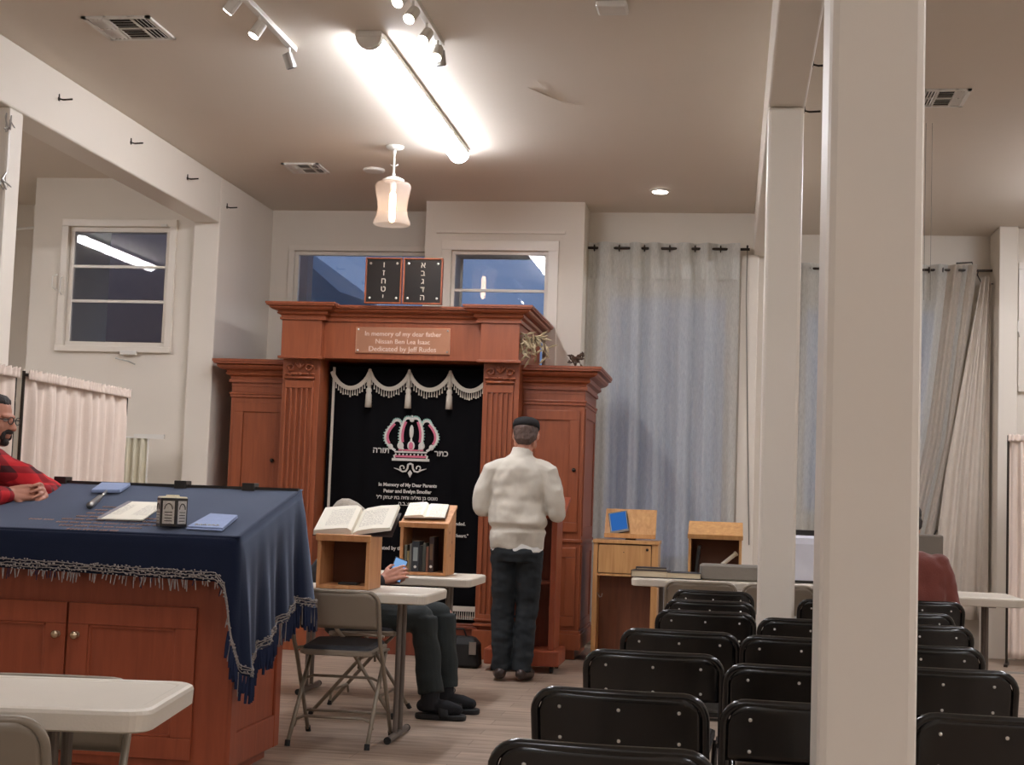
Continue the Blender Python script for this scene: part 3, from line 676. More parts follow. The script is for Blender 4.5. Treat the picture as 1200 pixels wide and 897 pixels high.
tablet(-2.535, -2.225, 'אבגדה', 'black tablet with five Hebrew letters on the ark top, right one of the pair')

# ---- dried branches
def branch(label, base, n, spread, droop, size, seed, mt=M_LEAFD):
    random.seed(seed); t = thing('dried_branch', label, 'dried plant', base)
    s_ = MB(); l_ = MB()
    for k in range(n):
        a = random.uniform(0, 2*PI); r = spread*random.uniform(.4, 1)
        tip = Vector((math.cos(a)*r, math.sin(a)*r*.4, droop+random.uniform(-.4, .6)*spread))
        mid = tip*.5+Vector((0, 0, .05)); s_.tube([(0, 0, .006), mid, tip], .003, 5)
        for q in (.4, .6, .8, 1):
            p = tip*q+Vector((0, 0, .05*4*q*(1-q))); d = Vector((random.uniform(-1, 1), random.uniform(-.5, .5), random.uniform(-1, .4))).normalized()*size
            l_.tube([p, p+d*.5, p+d], [.002, .011, .001], 5)
    s_.obj('stem', M_STEM, t); l_.obj('leaf', mt, t)['kind'] = 'stuff'
branch('bundle of dried pale pods hanging on the right corner of the ark top', (-1.55, 11.30, 2.42), 14, .15, -.06, .10, 4)
branch('small dark dried sprig standing on the right cupboard of the ark', (-1.22, 11.6, 2.26), 8, .11, .07, .05, 9, M_STEM)

# ================================================================== FURNITURE
def page_mat():
    mt, nt, b = base_mat('printed_page')
    tc = nt.nodes.new('ShaderNodeTexCoord'); sx = nt.nodes.new('ShaderNodeSeparateXYZ'); nt.links.new(tc.outputs['Object'], sx.inputs[0])
    def math_(op, a, b_=None):
        q = nt.nodes.new('ShaderNodeMath'); q.operation = op
        nt.links.new(a, q.inputs[0]) if not isinstance(a, (int, float)) else setattr(q.inputs[0], 'default_value', a)
        if b_ is not None:
            nt.links.new(b_, q.inputs[1]) if not isinstance(b_, (int, float)) else setattr(q.inputs[1], 'default_value', b_)
        return q.outputs[0]
    ln = math_('GREATER_THAN', math_('SINE', math_('MULTIPLY', sx.outputs[1], 900.)), .1)
    nz = nt.nodes.new('ShaderNodeTexNoise'); nz.inputs['Scale'].default_value = 160; nt.links.new(tc.outputs['Object'], nz.inputs['Vector'])
    wd = math_('GREATER_THAN', nz.outputs['Fac'], .47)
    ax = math_('ABSOLUTE', sx.outputs[0]); mg = math_('MULTIPLY', math_('GREATER_THAN', ax, .025), math_('LESS_THAN', ax, .15))
    my = math_('LESS_THAN', math_('ABSOLUTE', sx.outputs[1]), .095)
    f = math_('MULTIPLY', math_('MULTIPLY', ln, wd), math_('MULTIPLY', mg, my)); f = math_('MULTIPLY', f, .55)
    mx = nt.nodes.new('ShaderNodeMix'); mx.data_type = 'RGBA'; mx.inputs['A'].default_value = srgb(244, 238, 222); mx.inputs['B'].default_value = srgb(120, 110, 100)
    nt.links.new(f, mx.inputs['Factor']); nt.links.new(mx.outputs['Result'], b.inputs['Base Color']); b.inputs['Roughness'].default_value = .8
    return mt
M_TEXTPG = page_mat()

# ---- reading desk (bimah)
DO = (-2.72, 6.4, 0)
desk = thing('reading_desk', 'large cherry wood reading desk with panelled doors under a navy cloth', 'desk', DO)
SLP = .2/.87
def topz(y): return 1.02+SLP*(y-5.98)
b = MB(DO); x0, x1, y0, y1 = -3.30, -2.04, 6.06, 6.76
b.prism([(y0, .05), (y1, .05), (y1, topz(y1)-.03), (y0, topz(y0)-.03)], x0, x1, 'x'); b.box(x0+.04, x1-.04, y0+.04, y1-.04, 0, .05)
b.box(x1-.005, x1+.012, y0+.003, y0+.09, .055, .98); b.box(x1-.005, x1+.012, y1-.08, y1-.003, .055, 1.1); b.box(x1-.005, x1+.010, y0+.006, y1-.006, .058, .2)
b.obj('desk_body', M_BIMAH, desk, bevel=.004)
b = MB(DO); b.prism([(5.98, topz(5.98)-.03), (6.86, topz(6.86)-.03), (6.86, topz(6.86)-.006), (5.98, topz(5.98)-.006)], -3.34, -2.01, 'x')
b.obj('desk_top', M_BIMAH, desk, bevel=.004)
for k, (a, c, kx) in enumerate(((-3.28, -2.765, -2.80), (-2.755, -2.19, -2.715))):
    b = MB(DO); f = .09; ya, yb = y0-.02, y0; z0, z1 = .09, .72
    b.box(a, c, ya, yb, z1-f, z1); b.box(a, c, ya, yb, z0, z0+f); b.box(a, a+f, ya, yb, z0+f, z1-f); b.box(c-f, c, ya, yb, z0+f, z1-f); b.box(a+f, c-f, ya+.012, yb, z0+f, z1-f)
    for q in ((a+f, a+f+.012, z0+f, z1-f), (c-f-.012, c-f, z0+f, z1-f), (a+f, c-f, z1-f-.012, z1-f), (a+f, c-f, z0+f, z0+f+.012)): b.box(q[0], q[1], ya+.004, yb, q[2], q[3])
    d = b.obj('desk_door', M_BIMAH, desk, bevel=.003)
    MB(DO).lathe([(.002, 0), (.016, -.0), (.016, -.004), (.008, -.008), (.008, -.016), (.017, -.022), (.018, -.03), (.01, -.036), (.001, -.037)], (kx, ya, .585), 16, 'y').obj('door_knob', M_BRASS, d, smooth=True)
b = MB(DO); b.box(-3.34, -2.01, 6.83, 6.86, topz(6.85)-.01, topz(6.86)+.012); b.obj('back_ledge', M_BLACKP, desk)
for x in (-3.19, -2.585, -2.25):
    MB(DO).box(x-.03, x+.03, 6.81, 6.885, topz(6.86)-.012, topz(6.86)+.03).obj('ledge_clip', M_BLACKP, desk, bevel=.003)

# ---- its cloth: top, front drop, corner point, side drop, back flap
KO = (-2.7, 6.4, 1.1)
cloth = thing('table_cover', 'navy blue velvet cover with silver fringe draped over the reading desk', 'tablecloth', KO)
path = []
def seg(a, c, n):
    for i in range(n): path.append((a[0]+(c[0]-a[0])*i/n, a[1]+(c[1]-a[1])*i/n))
XA, XB, YA, YB_ = -3.36, -2.0, 5.965, 6.875
seg((XA, YA), (XB-.03, YA), 70); corner_i = len(path)
for q in range(6): a = -PI/2+PI/2*q/6; path.append((XB-.03+.03*math.cos(a), YA+.03+.03*math.sin(a)))
seg((XB, YA+.03), (XB, YB_-.03), 46); far_i = len(path)
for q in range(6): a = PI/2*q/6; path.append((XB-.03+.03*math.cos(a), YB_-.03+.03*math.sin(a)))
seg((XB-.03, YB_), (XA, YB_), 30); path.append((XA, YB_))
NP = len(path)
def lerp(x, pts):
    for (a, va), (c, vc) in zip(pts, pts[1:]):
        if x <= c: return va+(vc-va)*(x-a)/(c-a) if c > a else vc
    return pts[-1][1]
def hem(i):
    if i <= corner_i: return lerp(i, [(0, .865), (corner_i-3, .838), (corner_i-1, .80), (corner_i, .72)])
    if i <= corner_i+8: return lerp(i, [(corner_i, .70), (corner_i+2, .58), (corner_i+5, .47), (corner_i+8, .44)])
    if i <= far_i: return lerp(i, [(corner_i+8, .44), (corner_i+14, .51), (corner_i+30, .61), (far_i-6, .70), (far_i, .68)])
    return lerp(i, [(far_i, .68), (far_i+4, .67), (far_i+12, .69), (NP, .75)])
def outw(i):
    a = path[max(0, i-1)]; c = path[min(NP-1, i+1)]; dx, dy = c[0]-a[0], c[1]-a[1]; l = math.hypot(dx, dy) or 1
    return Vector((dy/l, -dx/l, 0))
def skirt(i, v):
    p = path[i]; zt = topz(p[1])+.002; zh = hem(i); z = zt+(zh-zt)*v; d = zt-z
    fold = .012*math.sin(i*.42)+.008*math.sin(i*.9+1)
    side = i > corner_i+6
    amp = (1.3 if side else .7)*min(1, d/.3)
    bulge = .008+ (.05*d if side else .01*d)
    if i >= far_i-3 and i < far_i+12: bulge += .11*d*(1-abs(i-far_i-4)/9 if abs(i-far_i-4) < 9 else 0)
    if abs(i-corner_i-3) < 6: bulge += .02*d*(1-abs(i-corner_i-3)/6)
    return Vector((p[0], p[1], z))+outw(i)*(bulge*min(1, v*6)+fold*amp*v)
b = MB(KO)
b.grid(lambda u, v: Vector((XA+(XB-XA)*u, YA+(YB_-YA)*v, topz(YA+(YB_-YA)*v)+.003+.0015*math.sin(u*23+v*5)*math.sin(v*9))), 60, 30)
b.rings([[skirt(i, v/14) for i in range(NP)] for v in range(15)], cap=False, closed=False)
b.obj('cover_cloth', M_NAVY, cloth, smooth=True, solid=.004)
# fringe: a beaded silver band and hanging strands
bd = MB(KO); fn_ = MB(KO); fs = MB(KO); random.seed(11)
NI = far_i+14
for row in range(3):
    pts = []
    for i in range(0, NI):
        q = skirt(i, 1)+outw(i)*.006; pts.append(q+Vector((0, 0, .012+row*.012+random.uniform(-.003, .003))))
    bd.tube(pts, .0024, 5)
for i in range(0, NI):
    for s_ in range(3):
        f = i+s_/3; i0 = min(int(f), NI-1); q = skirt(i0, 1).lerp(skirt(min(i0+1, NP-1), 1), f-int(f))+outw(i0)*.005
        for _ in range(2): bd.ell(q+Vector((random.uniform(-.004, .004), random.uniform(-.004, .001), random.uniform(0, .044))), (random.uniform(.003, .006), .0045, .0035), 6, 4)
        deep = i > corner_i
        L = random.uniform(.07, .115) if deep else random.uniform(.012, .05)
        if not deep and random.random() < .45: continue
        j = Vector((random.uniform(-.008, .008), random.uniform(-.008, .008), 0))
        tgt = fs if random.random() < (.3 if deep else .85) else fn_
        tgt.tube([q, q+j*.5+Vector((0, 0, -L*.5)), q+j+Vector((0, 0, -L))], [.0018, .0025, .002] if not deep or tgt is fs else [.005, .008, .006], 5)
o = bd.obj('fringe_band', M_SILVER, cloth); o = fs.obj('silver_fringe', M_SILVER, cloth); o['kind'] = 'stuff'; o = fn_.obj('navy_fringe', M_NAVYF, cloth); o['kind'] = 'stuff'
# worn embroidery: rows of illegible stitches
b = MB(KO); random.seed(2)
rows = [(5.99, -2.76, -2.56), (6.045, -2.82, -2.45), (6.10, -2.86, -2.40), (6.155, -2.86, -2.38), (6.21, -2.82, -2.42), (6.27, -2.80, -2.68), (6.33, -2.79, -2.68), (6.39, -2.78, -2.69)]
for y, xa, xb in rows+[(6.13, -3.0, -2.88)]:
    x = xa
    while x < xb:
        w = random.uniform(.03, .06); n = 7
        b.tube([(x+w*k/n, y+(.008 if k % 2 else -.006), topz(y)+.007+SLP*(.008 if k % 2 else -.006)) for k in range(n+1)], .0022, 4); x += w+.014
b.obj('worn_embroidery', mat('worn_gold_thread', srgb(176, 142, 128), .7, amt=.2, scale=60), cloth)

# ---- things lying on the desk (slope frame)
SA = math.atan(SLP)
def on_desk(name, label, cat, x, y, rz=0, lift=.009):
    t = thing(name, label, cat, (x, y, topz(y)+lift)); t.rotation_euler = (Euler((SA, 0, 0)).to_matrix() @ Euler((0, 0, rz)).to_matrix()).to_euler(); return t
t = on_desk('charity_box', 'six-sided metal charity box with silver panels and dark edges on the navy cover', 'box', -2.335, 6.075)
t.rotation_euler = (0, 0, .12); t.location.z = topz(6.075)+.0245
def hexr(r, z, n=6, ph=0): return [Vector((r*math.cos(2*PI*k/n+ph), r*math.sin(2*PI*k/n+ph), z)) for k in range(n)]
MB().rings([hexr(.066, -.012), hexr(.066, .108)]).obj('box_body', M_BLACKP, t, bevel=.002)
MB().rings([hexr(.064, .108), hexr(.06, .114), hexr(.03, .115), hexr(.028, .121)]).obj('box_lid', mat('cream_lid', srgb(214, 202, 170), .5), t)
for k in range(6):
    a = 2*PI*(k+.5)/6; r = .066*math.cos(PI/6)+.001; u = Vector((-math.sin(a), math.cos(a), 0)); nrm = Vector((math.cos(a), math.sin(a), 0)); c = nrm*r
    b = MB(); b.add([c+u*sx*.025+Vector((0, 0, z)) for sx, z in ((-1, .0), (1, .0), (1, .096), (-1, .096))], [(0, 1, 2, 3)]); p = b.obj('silver_panel', mat('embossed_silver', srgb(190, 184, 174), .35, .6, amt=.35, scale=90, bump=.6, bscale=120), t)
    b = MB(); b.tube([c+nrm*.001+u*(.017*math.cos(q))+Vector((0, 0, .06+.024*math.sin(q))) for q in [PI*j/8 for j in range(9)]], .002, 5)
    for j in range(4): b.box(0, 0, 0, 0, 0, 0) if 0 else b.tube([c+nrm*.001-u*.016+Vector((0, 0, .012+j*.012)), c+nrm*.001+u*.016+Vector((0, 0, .012+j*.012))], .0016, 4)
    b.obj('embossing', M_DARKM, p)
t = on_desk('folded_pouch', 'pale blue folded cloth pouch lying at the right of the charity box', 'pouch', -2.18, 6.155)
b = MB(); out = [(-.078, -.115), (.085, -.125), (.072, .12), (-.062, .135)]
b.prism(out, 0, .008, 'z'); b.prism([(x*.97+.002, y*.95) for x, y in out], .008, .016, 'z'); b.obj('folded_cloth', M_BLUEC, t, bevel=.004)
b = MB(); random.seed(8)
for k in range(6): b.tube([(-.045+k*.018+j*.003, -.085+(.007 if j % 2 else -.006), .0175) for j in range(5)], .0022, 4)
b.obj('white_stitching', M_THREAD, t)
t = on_desk('prayer_sheet', 'cream printed prayer booklet lying left of the charity box', 'booklet', -2.60, 6.31, lift=.012)
b = MB(); out = [(-.095, -.17), (.108, -.165), (.088, .165), (-.09, .16)]
b.prism(out, 0, .006, 'z'); b.obj('booklet_pages', M_TEXTPG, t, bevel=.001)
b = MB(); b.prism([(-.099, -.17), (-.078, -.17), (-.074, .16), (-.094, .16)], .0062, .0075, 'z'); b.obj('grey_margin', mat('grey_print', srgb(150, 146, 150), .8), t)
t = on_desk('table_brush', 'blue flat-headed brush with a silver handle near the back of the navy cover', 'brush', -2.87, 6.70)
b = MB(); b.prism([(-.07, -.085), (.065, -.07), (.055, .08), (-.09, .075)], .004, .022, 'z'); b.obj('flat_head', M_BLUEC, t, bevel=.005)
b = MB(); b.tube([(-.0, -.07, .012), (.025, -.2, .012)], [.007, .007], 8); b.tube([(.025, -.2, .014), (.05, -.36, .014), (.052, -.375, .014)], [.012, .015, .016], 12); b.obj('handle', M_STEEL, t, smooth=True)

# ---- folding tables
def rrect(x0, x1, y0, y1, r, n=6):
    pts = []
    for cx, cy, a0 in ((x1-r, y1-r, 0), (x0+r, y1-r, PI/2), (x0+r, y0+r, PI), (x1-r, y0+r, 1.5*PI)):
        pts += [(cx+r*math.cos(a0+PI/2*k/n), cy+r*math.sin(a0+PI/2*k/n)) for k in range(n+1)]
    return pts
def ftable(label, cx, cy, L, Wd, rz=0, zt=.74, inset=.12):
    t = thing('folding_table', label, 'table', (cx, cy, 0), rz, 'white folding tables')
    rs = []
    for dz, ins in ((-.052, .012), (-.047, .002), (-.012, .0), (-.004, .003), (0, .010), (0, .03), (-.003, .036)):
        rs.append([Vector((x, y, zt+dz)) for x, y in rrect(-L/2+ins, L/2-ins, -Wd/2+ins, Wd/2-ins, .055)])
    MB().rings(rs).obj('tabletop', M_TABLE, t)
    for sx in (-1, 1):
        x = sx*(L/2-inset-.06)
        for y in (-.035, .035): MB().cyl((x, y*1.6, zt-.045), (x, y*1.6, .03), .0135, 12).obj('leg', M_TLEG, t)
        b = MB(); b.cyl((x, -Wd*.36, .02), (x, Wd*.36, .02), .017, 12); b.obj('foot_bar', M_TLEG, t)
        for s2 in (-1, 1): MB().tube([(x, s2*Wd*.36-.002, .019), (x, s2*(Wd*.36+.012), .019)], .0185, 12).obj('foot_cap', M_BLKRUB, t)
        MB().box(x-.02, x+.02, -Wd*.4, Wd*.4, zt-.06, zt-.045).obj('cross_rail', M_TLEG, t)
    return t
ftable('white folding table holding the wooden box with the big open book', -2.06, 7.485, 1.22, .60)
ftable('white folding table carrying the pine box of books, before the ark curtain', -2.11, 9.05, 1.22, .62)
ftable('white folding table cut off by the lower left corner of the photo', -1.862, 3.266, 1.22, .52, rz=.15, inset=.2)
ftable('long white folding table with books and grey cushion, behind the black chairs', .02, 10.12, 1.28, .78)
ftable('white folding table at the right, in front of the person in maroon', 1.2, 9.42, 1.04, .66)

# ---- folding chairs
def fchair(kind):
    t = thing('folding_chair', 'x', 'chair'); fm = M_BLKCH if kind == 'b' else M_BRNCH; r = .0105
    ys = lambda z: lerp(z, [(0, .23), (.42, -.06), (.50, -.13), (.76, -.22)])
    b = MB(); pts = [(-.215, ys(z), z) for z in (.006, .2, .42, .5, .6, .68)]
    cr = .055
    for k in range(7): a = PI-PI/2*k/6; pts.append((-.215+cr+cr*math.cos(a), ys(.745-cr+cr*math.sin(a))-.0, .745-cr+cr*math.sin(a)))
    pts += [(x, ys(.745)-.012*(1-(x/.16)**2), .745) for x in (-.1, -.05, 0, .05, .1)]
    pts += [(-p[0], p[1], p[2]) for p in pts[:13][::-1]]
    b.tube(pts, r, 10); b.obj('back_frame', fm, t, smooth=True)
    for s_ in (-1, 1):
        MB().tube([(s_*.19, .14, .43), (s_*.19, .02, .31), (s_*.195, -.24, .006)], r, 10).obj('rear_leg', fm, t, smooth=True)
        MB().cyl((s_*.195, -.24, .0), (s_*.195, -.232, .028), .0135, 10).obj('foot_cap', M_BLKRUB, t)
        MB().cyl((s_*.215, .232, 0), (s_*.215, .215, .028), .0135, 10).obj('foot_cap', M_BLKRUB, t)
        MB().tube([(s_*.20, .16, .44), (s_*.205, -.1, .455)], .008, 6).obj('seat_link', fm, t)
    b = MB()
    for z in ((.13, .31) if kind != 'b' else (.16,)):
        y = -.24+.26*z/.31; e = [(-.195, y, z-.05), (-.185, y, z-.015), (-.15, y, z)]
        b.tube(e+[(-p[0], p[1], p[2]) for p in e[::-1]], .007, 8)
    b.tube([(-.213, ys(.12), .12), (0, ys(.12)+.01, .12), (.213, ys(.12), .12)], .007, 8); b.obj('crossbar', fm, t, smooth=True)
    # seat
    b = MB(); rs = []
    for z, i_ in ((.43, .012), (.435, 0), (.452, 0), (.458, .012)): rs.append([Vector((x*(1 if y > 0 else .96), y, z+(.012 if y > 0 else 0))) for x, y in rrect(-.19+i_, .19-i_, -.17+i_, .21-i_, .05)])
    b.rings(rs); b.obj('seat', fm, t)
    if kind != 'b':
        b = MB(); rs = []
        for z, i_ in ((.457, .012), (.47, .015), (.478, .03)): rs.append([Vector((x*(1 if y > 0 else .96), y, z+(.012 if y > 0 else 0))) for x, y in rrect(-.19+i_, .19-i_, -.17+i_, .21-i_, .05)])
        b.rings(rs); b.obj('seat_pad', M_BRNPAD, t, smooth=False)
    zb = .60 if kind == 'b' else .565
    def pf(u, v):
        x = -.207+.414*u; ax = abs(x); zt = .742
        if ax > .207-cr: zt = .742-cr+math.sqrt(max(0, cr*cr-(ax-.207+cr)**2))
        zl = zb+ (0 if ax < .19 else .0); z = zl+(zt-zl)*v
        return (x, ys(z)-.016*(1-(x/.21)**2), z)
    b = MB(); b.grid(pf, 28, 8); b.obj('backrest', fm, t, smooth=True, solid=.008)
    if kind == 'b':
        rv = None
        for x in (-.15, 0, .15):
            for z in (.705, .625):
                o = MB().ell((0, 0, 0), (.0048, .0025, .0048), 8, 5).obj('rivet', M_RIVET, t) if rv is None else rv.copy()
                if rv is not None: COL.objects.link(o); o.parent = t
                rv = rv or o; o.location = (x, ys(z)-.016*(1-(x/.21)**2)-.0055, z)
    return t
proto = {}
def chair(kind, label, x, ybk, rz=0, yoff=.222):
    """x, y of the top rail; the chair faces away from the camera at rz = 0"""
    if kind not in proto: t = proto[kind] = fchair(kind)
    else: t = copy_tree(proto[kind])
    c, s_ = math.cos(rz), math.sin(rz)
    t.location = (x-(-s_*-yoff)*1, ybk+c*yoff, 0); t.rotation_euler = (0, 0, rz)
    t.location.x = x - s_*yoff
    t['label'] = label; t['category'] = 'chair'; t['group'] = 'black folding chairs in rows' if kind == 'b' else 'grey-brown folding chairs'
    return t
ordn = ['first', 'second', 'third', 'fourth', 'fifth', 'sixth', 'seventh']
for k, (x, y, rz) in enumerate([(-.235, 2.92, -.03), (-.262, 3.77, -.04), (-.228, 4.79, -.02), (-.174, 5.65, -.05), (-.095, 6.74, -.02), (-.085, 7.5, 0), (-.078, 8.38, 0)]):
    chair('b', 'black folding chair, %s from the front in the left column beside the aisle' % ordn[k] if k else 'black folding chair cut off by the bottom edge, nearest one beside the aisle', x, y, rz)
for k, (x, y, rz) in enumerate([(.212, 3.72, .02), (.216, 4.56, -.02), (.270, 5.58, -.02), (.352, 6.52, 0), (.585, 8.0, 0)]):
    chair('b', 'black folding chair partly behind the big column, %s from the front in the middle column' % ordn[k], x, y, rz)
for k, (x, y, rz) in enumerate([(.652, 3.66, .0), (.652, 4.72, -.03), (.682, 5.5, -.02), (.80, 6.5, 0), (.835, 7.27, 0), (1.03, 8.27, .0)]):
    chair('b', 'black folding chair right of the big column, %s from the front in the right column' % ordn[k] if k < 5 else 'black folding chair on which the person in maroon sits', x, y, rz)
chair('g', 'grey-brown folding chair pulled up to the table with the big open book', -1.88, 7.08, .02)
chair('g', 'grey-brown folding chair with only its back showing in the lower left corner', -1.59, 2.90, .12).scale.z = .985
chair('g', 'grey-brown folding chair behind the lower left table, facing the camera', -1.735, 3.74, PI+.12).scale.z = .955
chair('g', 'grey-brown folding chair under the seated person holding a phone', -2.24, 8.30, -PI/2)
chair('g', 'grey-brown folding chair left one of two at the table with the grey cushion', -.165, 9.34, 0)
chair('g', 'grey-brown folding chair at the table with the grey cushion, partly behind the slim column', .31, 9.34, 0)

# ---- slanted book boxes
def book_box(label, x, y, z, w, d, h0, h1, mt, th=.018, knots=False, shelf=None):
    t = thing('book_rest_box', label, 'book box', (x, y, z))
    for s_ in (-1, 1):
        b = MB(); b.prism([(-d/2, 0), (d/2, 0), (d/2, h1-.02), (-d/2, h0-.02)], s_*w/2, s_*(w/2-th), 'x'); p = b.obj('side_board', mt, t, bevel=.002)
        if knots and s_ > 0:
            for ky, kz in ((-.02, .12), (.03, .2), (-.06, .26)): MB().ell((w/2+.0005, ky, kz), (.001, .007, .01), 8, 6).obj('wood_knot', mat('wood_knot', srgb(96, 48, 26), .6), p)
    MB().box(-w/2+th, w/2-th, -d/2, d/2, 0, th).obj('bottom_board', mt, t, bevel=.001)
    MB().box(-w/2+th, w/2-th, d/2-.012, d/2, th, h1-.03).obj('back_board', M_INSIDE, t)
    a = math.atan2(h1-h0, d); b = MB(); cy, cz = 0, (h0+h1)/2-.012
    b.obox((0, cy, cz), (w+.012, d/math.cos(a)+.01, th), (a, 0, 0)); top = b.obj('slanted_top', mt, t, bevel=.002)
    MB().obox((0, -d/2-.006, h0-.006), (w+.014, .016, .034), (a, 0, 0)).obj('book_ledge', mt, top, bevel=.003)
    return t, a
tA, aA = book_box('open-fronted wooden box with a big open book on its slanted top', -1.915, 7.485, .74, .27, .27, .262, .35, M_PINE)
tB, aB = book_box('pine box full of books with an open book on its slanted top', -1.835, 9.09, .74, .29, .28, .31, .43, M_PINE, knots=True)
tC, aC = book_box('wooden book box with a leaning book inside, behind the grey cushion', -.09, 10.30, .74, .355, .28, .28, .375, M_OAK)
def open_book(label, x, y, z, a, w, d, rz=0, th=.03, skew=0, lw=1.0):
    t = thing('open_book', label, 'book', (x, y, z)); t.rotation_euler = (Euler((a, 0, 0)).to_matrix() @ Euler((0, 0, rz)).to_matrix()).to_euler()
    b = MB(); b.box(-w*lw-.004, w+.004, -d/2-.004, d/2+.004, 0, .003); b.obj('cover', mat('dark_book_cloth', srgb(60, 44, 40), .7), t)
    for s_, ww, tt in ((-1, w*lw, th), (1, w, th*.55)):
        poly = [(0, .003), (s_*.004, tt*.7), (s_*ww*.12, tt), (s_*ww*.35, tt*.96), (s_*ww*.7, tt*.8), (s_*ww*.98, tt*.66), (s_*ww, .003)]
        if s_ > 0 and skew: poly = [(0, .003), (.004, tt*.7), (ww*.15, tt+skew*.2), (ww*.5, tt+skew*.7), (ww*.98, tt*.9+skew), (ww, tt*.2+skew)]
        b = MB(); b.prism(poly, -d/2, d/2, 'y'); b.obj('page_block', M_TEXTPG, t)
    return t
open_book('large open book with cream pages lying on the left wooden box', -1.885, 7.50, 1.062, aA+.12, .20, .27, .04, .045, .03, 1.0)
open_book('smaller open book lying on the pine box of books', -1.85, 9.09, 1.122, aB, .125, .20, .05, .024)
b = MB((-1.86, 7.44, .758)); b.box(-1.95, -1.85, 7.40, 7.47, .758, .77); tag(b.obj('eyeglass_case', M_BLACKP, bevel=.004), 'flat dark case lying inside the open wooden box', 'case')
# books in the pine box
spines = [(.016, .16, (110, 108, 96), 'thin grey-green'), (.014, .125, (150, 132, 90), 'thin tan'), (.012, .17, (120, 116, 108), 'tall thin grey'), (.046, .185, (52, 56, 62), 'thick dark blue-grey'),
          (.018, .16, (30, 30, 32), 'black'), (.02, .175, (70, 72, 66), 'leaning dark green'), (.016, .155, (118, 76, 58), 'brown'), (.03, .215, (58, 40, 36), 'tallest dark brown')]
x = -1.835-.145+.024
for w, h, c, nm in spines:
    o_ = (x+w/2, 9.05, .758); t = thing('book', '%s book standing in the pine box' % nm, 'book', o_, group='books in the pine box')
    MB().box(-w/2, w/2, -.075, .075, 0, h).obj('book_cover', mat('cloth_'+nm.replace(' ', '_'), srgb(*c), .6), t, bevel=.002)
    MB().box(-w/2+.002, w/2-.002, -.07, .0755, .003, h+.0005).obj('pages', M_PAGE, t)
    if w > .025:
        MB().box(-w*.3, w*.3, -.0762, -.075, h*.35, h*.8).obj('spine_label', mat('pale_label', srgb(150, 160, 160), .7) if nm[0] != 't' or 'thick' in nm else mat('dull_gilt', srgb(110, 84, 60), .5), t)
        b = MB(); b.ell((0, -.0755, h*.16), (.009, .002, .009), 10, 6); b.obj('white_dot', M_WHITEP, t)
    x += w+.0015
# ---- seated listener's bag
b = MB(); t = thing('black_bag', 'black bag with a silver clasp on the floor beside the lectern base', 'bag', (-1.92, 10.75, 0))
b.rings([[Vector((x, y, z)) for x, y in rrect(-.17+i_, .17-i_, -.1+i_, .1-i_, .04)] for z, i_ in ((0, .02), (.02, 0), (.17, .01), (.21, .04), (.22, .06))]); b.obj('bag_body', M_BLKRUB, t, smooth=False, bevel=.004)
MB().tube([(-.06, 0, .215), (-.04, 0, .27), (.04, 0, .27), (.06, 0, .215)], .007, 8).obj('bag_handle', M_BLKRUB, t)
MB().box(.1, .15, -.108, -.1, .1, .19).obj('clasp', M_STEEL, t)

# ---- lectern in front of the standing man
LO = (-1.42, 10.8, 0)
t = thing('lectern', 'reddish wooden lectern on a wheeled base in front of the standing person', 'lectern', LO)
b = MB(LO); b.prism([(x, y) for x, y in rrect(-1.70, -1.165, 10.56, 11.02, .02, 3)], .05, .16, 'z'); b.obj('base', M_BIMAH, t, bevel=.012)
for x in (-1.64, -1.42, -1.22):
    for y in (10.62, 10.95):
        if x == -1.42 and y > 10.7: continue
        b = MB(LO); b.lathe([(.002, -.012), (.024, -.012), (.026, 0), (.024, .012), (.002, .012)], (x, y, .026), 14, 'x'); b.obj('caster', M_BLKRUB, t)
b = MB(LO); b.box(-1.62, -1.59, 10.66, 10.95, .16, 1.12); b.box(-1.25, -1.21, 10.62, 10.97, .16, 1.12); b.obj('side_panel', M_BIMAH, t, bevel=.004)
MB(LO).box(-1.59, -1.25, 10.90, 10.93, .16, 1.12).obj('front_panel', M_MAHOGD, t)
MB(LO).box(-1.59, -1.25, 10.68, 10.9, .62, .64).obj('shelf', M_MAHOGD, t)
b = MB(LO); b.obox((-1.42, 10.8, 1.17), (.52, .46, .022), (.30, 0, 0)); b.obox((-1.42, 10.585, 1.115), (.52, .02, .05), (.3, 0, 0)); b.obj('slanted_top', M_BIMAH, t, bevel=.004)
# ---- tall stand with tablet
SO = (-.78, 11.8, 0)
t = thing('book_stand', 'tall oak stand with drop-front compartment and tilted reading board, beside the ark', 'stand', SO)
X_0, X_1, Y_0, Y_1 = -1.035, -.535, 11.6, 11.98
for a, c, nm in ((X_0, X_0+.035, 'side_panel'), (X_1-.05, X_1, 'side_panel')): MB(SO).box(a, c, Y_0, Y_1, 0, .905).obj(nm, M_OAK, t, bevel=.003)
MB(SO).box(X_0-.006, X_1+.006, Y_0-.012, Y_1, .905, .932).obj('top_board', M_OAK, t, bevel=.003)
MB(SO).box(X_0+.035, X_1-.05, Y_0+.25, Y_0+.27, .0, .905).obj('back_board', M_BROWN, t)
MB(SO).box(X_0+.035, X_1-.05, Y_0, Y_0+.25, .655, .672).obj('shelf', M_OAK, t)
d = MB(SO).box(X_0+.04, X_1-.055, Y_0-.002, Y_0+.016, .678, .895).obj('drop_door', M_OAK, t, bevel=.002)
MB(SO).ell((X_1-.085, Y_0-.004, .865), (.011, .006, .011), 10, 6).obj('keyhole', M_DARKM, d)
MB(SO).ell((-.80, Y_0-.003, .84), (.004, .003, .004), 8, 5).obj('screw', M_DARKM, d)
MB(SO).tube([(X_0+.037, Y_0+.03, .52), (X_0+.06, Y_0-.01, .49), (X_0+.075, Y_0-.02, .495), (X_0+.08, Y_0-.02, .52)], .004, 6).obj('bag_hook', M_STEEL, t)
